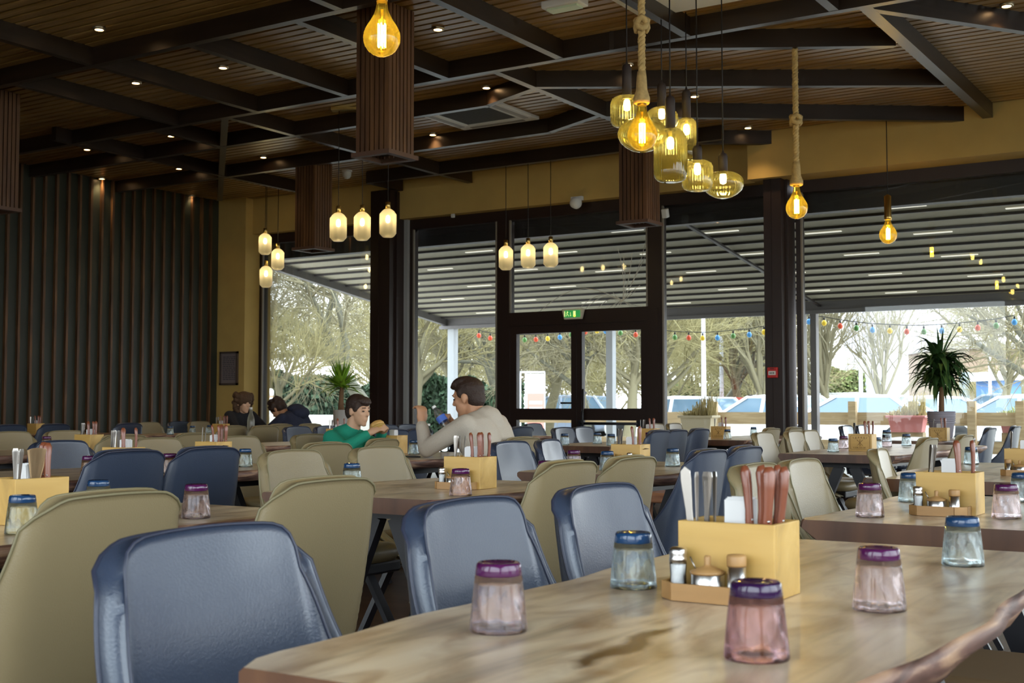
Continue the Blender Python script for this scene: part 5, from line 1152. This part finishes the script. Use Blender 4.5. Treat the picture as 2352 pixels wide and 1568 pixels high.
def person(name, label, loc, rz, s, P, skin, top_m, leg_m, hair_m, hair_fn, headM, vox=.009, shoe=BLACK):
    """P: local joints (x forward, y left); body skin, top and trousers are separate surfaces"""
    r = empty(name, loc, rz); tag(r, label, 'person')
    sk = MB(); head(sk, headM, s)
    nb = headM @ Vector((-.045*s, 0, -.17*s)); sk.cap(nb, P['chest']+V(-.01, 0, .10)*s, .056*s, .06*s)
    for h in ('L', 'R'):
        e, w_, hd = P['elb'+h], P['wri'+h], P['hand'+h]
        sk.cap(e, w_, .040*s, .027*s); fm = frame(w_+(hd-w_)*.1, hd-w_, P.get('pn'+h, (0, 0, 1))); hand(sk, fm, P.get('curl'+h, 1.0), P.get('th'+h, 1), s)
    sk.cap(P['chest'], P['pel'], .10*s, .10*s)
    for h, sy in (('L', 1), ('R', -1)): sk.cap(P['pel']+V(0, sy*.09*s, 0), P['kne'+h], .07*s, .05*s); sk.cap(P['kne'+h], P['ank'+h], .05*s, .035*s)
    fuse('body', sk, skin, r, vox)
    t = MB(); c_, p_ = P['chest'], P['pel']
    t.ell(tuple(c_), (.125*s, .19*s, .17*s)); t.cap(c_+V(0, .07*s, .02*s), p_+V(0, .07*s, .02), .135*s, .135*s); t.cap(c_+V(0, -.07*s, .02*s), p_+V(0, -.07*s, .02), .135*s, .135*s)
    up = (headM.translation-c_).normalized(); t.cap(c_+up*.07*s+V(-.02, .06*s, 0), c_+up*.07*s+V(-.02, -.06*s, 0), .105*s, .105*s); t.cap(nb+V(-.008*s, 0, .012*s), c_+V(-.01*s, 0, .09*s), .074*s, .11*s)
    for h in ('L', 'R'):
        t.cap(P['sho'+h], P['elb'+h], .068*s, .054*s); t.cap(P['elb'+h], P['elb'+h].lerp(P['wri'+h], .9), .055*s, .040*s); t.cap(P['elb'+h].lerp(P['wri'+h], .82), P['elb'+h].lerp(P['wri'+h], .93), .044*s, .040*s)
    fuse('top', t, top_m, r, vox+.002, 4)
    g = MB(); g.cap(p_+V(0, .09*s, 0), p_+V(0, -.09*s, 0), .135*s, .135*s)
    for h, sy in (('L', 1), ('R', -1)): g.cap(p_+V(0, sy*.09*s, 0), P['kne'+h], .088*s, .068*s); g.cap(P['kne'+h], P['ank'+h]+V(0, 0, .03), .068*s, .052*s)
    fuse('trousers', g, leg_m, r, .016)
    q = MB()
    for h in ('L', 'R'): a = P['ank'+h]; q.cap((a.x-.03, a.y, .045), (a.x+.13*s, a.y, .04), .042*s, .038*s)
    q.build('shoes', shoe, r)
    hq = MB(); T_(hq, headM @ Matrix.Scale(s, 4), hair_fn); fuse('hair', hq, hair_m, r, max(.006, vox-.003), 2); eyes(r, headM, s); return r
def hm(p, pitch, yaw=0, roll=0): return Matrix.Translation(p) @ Matrix.Rotation(yaw, 4, 'Z') @ Matrix.Rotation(pitch, 4, 'Y') @ Matrix.Rotation(roll, 4, 'X')
BEI = mat('beige_knit', (.50, .44, .36), .9, bump=.35, bscale=160); GRN = mat('green_jersey', (.012, .27, .17), .85, bump=.3, bscale=120); NVY = mat('navy_hoodie', (.018, .022, .045), .9, bump=.4, bscale=50); JEAN = mat('dark_jeans', (.03, .04, .07), .9); BLKC = mat('black_cloth', (.012, .012, .016), .9); BURG = wood('bun', (.62, .36, .10), (.75, .5, .2), .6)
# man, faces -X; local frame: x forward, y left
def hair_man(q):
    q.ell((-.022, 0, .045), (.100, .082, .088)); q.ell((-.055, 0, -.005), (.060, .074, .075)); q.ell((.052, 0, .098), (.042, .058, .030)); q.ell((.010, 0, .112), (.075, .062, .032)); q.ell((.082, 0, .088), (.016, .045, .018))
    for sy in (-1, 1): q.ell((.012, sy*.072, .035), (.026, .010, .032))
X0, Y0_ = -4.22, 6.45
def L(x, y, z): return Vector((-(x-X0), -(y-Y0_), z))
P = dict(pel=V(-.02, 0, .56), chest=V(.10, 0, .88), shoL=V(.12, .18, .955), shoR=V(.12, -.18, .955), elbL=V(.40, .20, .805), wriL=V(.50, .12, .955), handL=V(.495, .12, 1.06), elbR=V(.38, -.22, .80), wriR=V(.40, -.03, .965), handR=V(.37, .05, 1.02),
         kneL=V(.40, .12, .52), kneR=V(.40, -.12, .52), ankL=V(.42, .13, .09), ankR=V(.42, -.13, .09), pnL=(-1, 0, 0), pnR=(0, 0, 1), curlL=1.1, curlR=1.0, thL=-1, thR=1)
P['pnL'] = (-.9, .3, .1)
man = person('person', 'man in beige knit sweater seated in profile holding a water bottle', (X0, Y0_, 0), PI, 1.0, P, SKIN, BEI, JEAN, DHAIR, hair_man, hm((.228, .0, 1.118), .20, .12), .008)
r = empty('water_bottle', (0, 0, 0)); tag(r, 'tilted clear water bottle with blue label held by the man in beige', 'bottle')
MB().lathe([(0, .001), (.027, .001), (.031, .012), (.030, .05), (.031, .10), (.030, .13), (.024, .155), (.013, .178), (.013, .19)], 24).build('clear_body', CGLASS, r)
MB().lathe([(.0318, .085), (.0318, .125)], 24, caps=False).build('blue_label', mat('label_blue_held', (.06, .14, .50), .5), r); MB().lathe([(.014, .188), (.014, .204), (0, .204)], 14).build('cap', WHITE, r)
CG2 = glassy('bottle_plastic', (.88, .91, .93), 1.4, opaque=.22, ocol=(.8, .85, .88))
[ch.data.materials.__setitem__(0, CG2) for ch in r.children if ch.name.startswith('clear_body')]
xb, zb_ = onY(1036, 994, 6.30); xt, zt_ = onY(1006, 942, 6.30); d = V(xt-xb, -.02, zt_-zb_).normalized(); 
xx, yy, _ = basis(d); r.matrix_world = Matrix(((xx.x, yy.x, d.x, xb), (xx.y, yy.y, d.y, 6.30), (xx.z, yy.z, d.z, zb_), (0, 0, 0, 1)))
# boy, faces +X
def hair_boy(q):
    q.ell((-.020, 0, .048), (.104, .084, .092)); q.ell((-.055, 0, .0), (.062, .076, .085)); q.ell((.045, 0, .090), (.050, .066, .034)); q.ell((.074, 0, .078), (.028, .055, .024))
    for sy in (-1, 1): q.ell((.022, sy*.070, .030), (.028, .012, .034))
P = dict(pel=V(-.03, 0, .53), chest=V(.035, 0, .775), shoL=V(.05, .145, .855), shoR=V(.05, -.145, .855), elbL=V(.20, .18, .79), wriL=V(.315, .07, .895), handL=V(.36, .04, .93), elbR=V(.20, -.19, .79), wriR=V(.305, -.07, .885), handR=V(.36, -.035, .925),
         kneL=V(.36, .09, .50), kneR=V(.36, -.09, .50), ankL=V(.36, .1, .12), ankR=V(.36, -.1, .12), pnL=(-.2, 1, .3), pnR=(-.2, -1, .3), curlL=.85, curlR=.85, thL=-1, thR=1)
person('person', 'boy in green long sleeved top seated in profile biting a burger', (-5.62, 6.6, 0), 0, .86, P, SKINL, GRN, JEAN, DHAIR, hair_boy, hm((.165, 0, 1.035), .10, -.05), .0075)
r = empty('burger', (-5.62+.345, 6.6, .905)); r.rotation_euler = (0, -.5, 0); tag(r, 'half eaten burger in the hands of the boy', 'burger')
MB().lathe([(0, 0), (.045, 0), (.05, .008), (.048, .018), (0, .018)], 20).build('bottom_bun', BURG, r); MB().lathe([(0, .018), (.052, .02), (.052, .032), (0, .034)], 20, rib=.05, ribn=9).build('filling', mat('filling', (.45, .30, .08), .7), r); MB().lathe([(0, .034), (.05, .034), (.052, .045), (.04, .062), (.02, .07), (0, .071)], 20).build('top_bun', BURG, r)
# woman at the window table
def hair_curly(q):
    random.seed(5); q.ell((-.02, 0, .045), (.115, .105, .10)); q.ell((-.06, 0, -.02), (.075, .10, .11))
    for i in range(46):
        a = random.uniform(1.3, 4.98); h = random.uniform(-.13, .085); rr = .098*math.sqrt(max(.1, 1-(h/.17)**2)); q.ell((-.02+rr*math.cos(a)*1.1, rr*math.sin(a)*1.15, .03+h), (.03, .03, .03))
    q.ell((.0, 0, .085), (.085, .085, .065))
    for i in range(14): a = random.uniform(-1.2, 1.2); q.ell((.05*math.cos(a), .085*math.sin(a), .085+random.uniform(-.015, .02)), (.028, .026, .024))
hx, hy = gp(562, 930, 1.085)
dd = 15.3; wx, wy, wz = atd(560, 926, dd)
P = dict(pel=V(-.06, 0, .56), chest=V(-.02, 0, .86), shoL=V(.0, .17, .96), shoR=V(.0, -.17, .96), elbL=V(.20, .22, .80), wriL=V(.40, .12, .80), handL=V(.48, .08, .81), elbR=V(.22, -.24, .80), wriR=V(.42, -.14, .80), handR=V(.50, -.10, .81),
         kneL=V(.38, .12, .52), kneR=V(.38, -.12, .52), ankL=V(.4, .12, .09), ankR=V(.4, -.12, .09), curlL=.6, curlR=.6, thL=-1, thR=1)
rzw = -.1
wl = Vector((.06, 0, 0)); wl.rotate(Matrix.Rotation(rzw, 3, 'Z'))
person('person', 'woman with curly grey brown hair in a dark top beside the cream pier', (wx-wl.x, wy-wl.y, 0), rzw, 1.0, P, SKINL, BLKC, JEAN, CHAIRM, hair_curly, hm((.06, 0, wz), .12, -.1), .010)
def hair_youth(q):
    random.seed(9); q.ell((-.02, 0, .045), (.108, .092, .10)); q.ell((-.055, 0, -.0), (.065, .085, .085))
    for i in range(30): a = random.uniform(0, 6.28); h = random.uniform(-.02, .12); rr = .09*math.sqrt(max(.1, 1-(h/.15)**2)); q.ell((-.015+rr*math.cos(a), rr*math.sin(a), .045+h*.8), (.025, .025, .022))
hx_, hy_, hz_ = atd(637, 940, 15.2)
P = dict(pel=V(-.12, 0, .56), chest=V(.08, 0, .88), shoL=V(.14, .17, .93), shoR=V(.14, -.17, .93), elbL=V(.30, .22, .80), wriL=V(.44, .10, .80), handL=V(.5, .06, .81), elbR=V(.30, -.22, .80), wriR=V(.44, -.10, .80), handR=V(.5, -.06, .81),
         kneL=V(.3, .12, .52), kneR=V(.3, -.12, .52), ankL=V(.3, .12, .09), ankR=V(.3, -.12, .09), curlL=.6, curlR=.6, thL=-1, thR=1)
yo = person('person', 'youth with dark curly hair in a navy hooded jacket bent over the table', (hx_+.33, hy_+.05, 0), PI+.1, 1.0, P, SKIN, NVY, JEAN, DHAIR, hair_youth, hm((.33, 0, hz_), .75, 0), .010)
q = MB().ell((.06, 0, 1.05), (.10, .13, .06)).ell((.0, 0, 1.0), (.10, .14, .08)).cap((.10, .08, 1.05), (.10, -.08, 1.05), .035, .035); fuse('hood', q, NVY, yo, .012)
# people outside
def standing(label, px, dist, yt, top_m, leg_m, hair_m, rz=0, s=1.0, arms=0):
    x, y, zt = atd(px, yt, dist); s = min(1.1, max(.85, zt/1.75)); H = 1.75*s
    P = dict(pel=V(0, 0, .92*s), chest=V(.0, 0, 1.28*s), shoL=V(0, .18*s, 1.42*s), shoR=V(0, -.18*s, 1.42*s), elbL=V(-.02, .25*s, 1.14*s), wriL=V(.10, .24*s, .92*s), handL=V(.14, .23*s, .83*s), elbR=V(-.02, -.25*s, 1.14*s), wriR=V(.14, -.22*s, .96*s), handR=V(.2, -.2*s, .88*s),
             kneL=V(.03, .10*s, .50*s), kneR=V(.0, -.10*s, .50*s), ankL=V(.02, .11*s, .09), ankR=V(-.04, -.11*s, .09), curlL=.8, curlR=.8, thL=-1, thR=1)
    return person('person', label, (x, y, -.02), rz, s, P, SKINL, top_m, leg_m, hair_m, hair_man, hm((.02, 0, 1.62*s), .1), .014)
DKC = mat('dark_coat', (.10, .10, .13), .9); WHC = mat('white_coat', (.75, .76, .78), .9); WHH = mat('white_hair', (.7, .68, .65), .9)
standing('older person in dark open coat standing outside among the cars', 1742, 42, 898, DKC, BLKC, WHH, -1.2)
standing('shorter person in dark jacket outside left of the one in open coat', 1724, 43, 905, mat('grey_coat', (.14, .15, .18), .9), BLKC, DHAIR, -.6)
standing('white haired person in a white top seen outside behind the youth', 622, 27, 893, WHC, BLKC, WHH, 2.6)
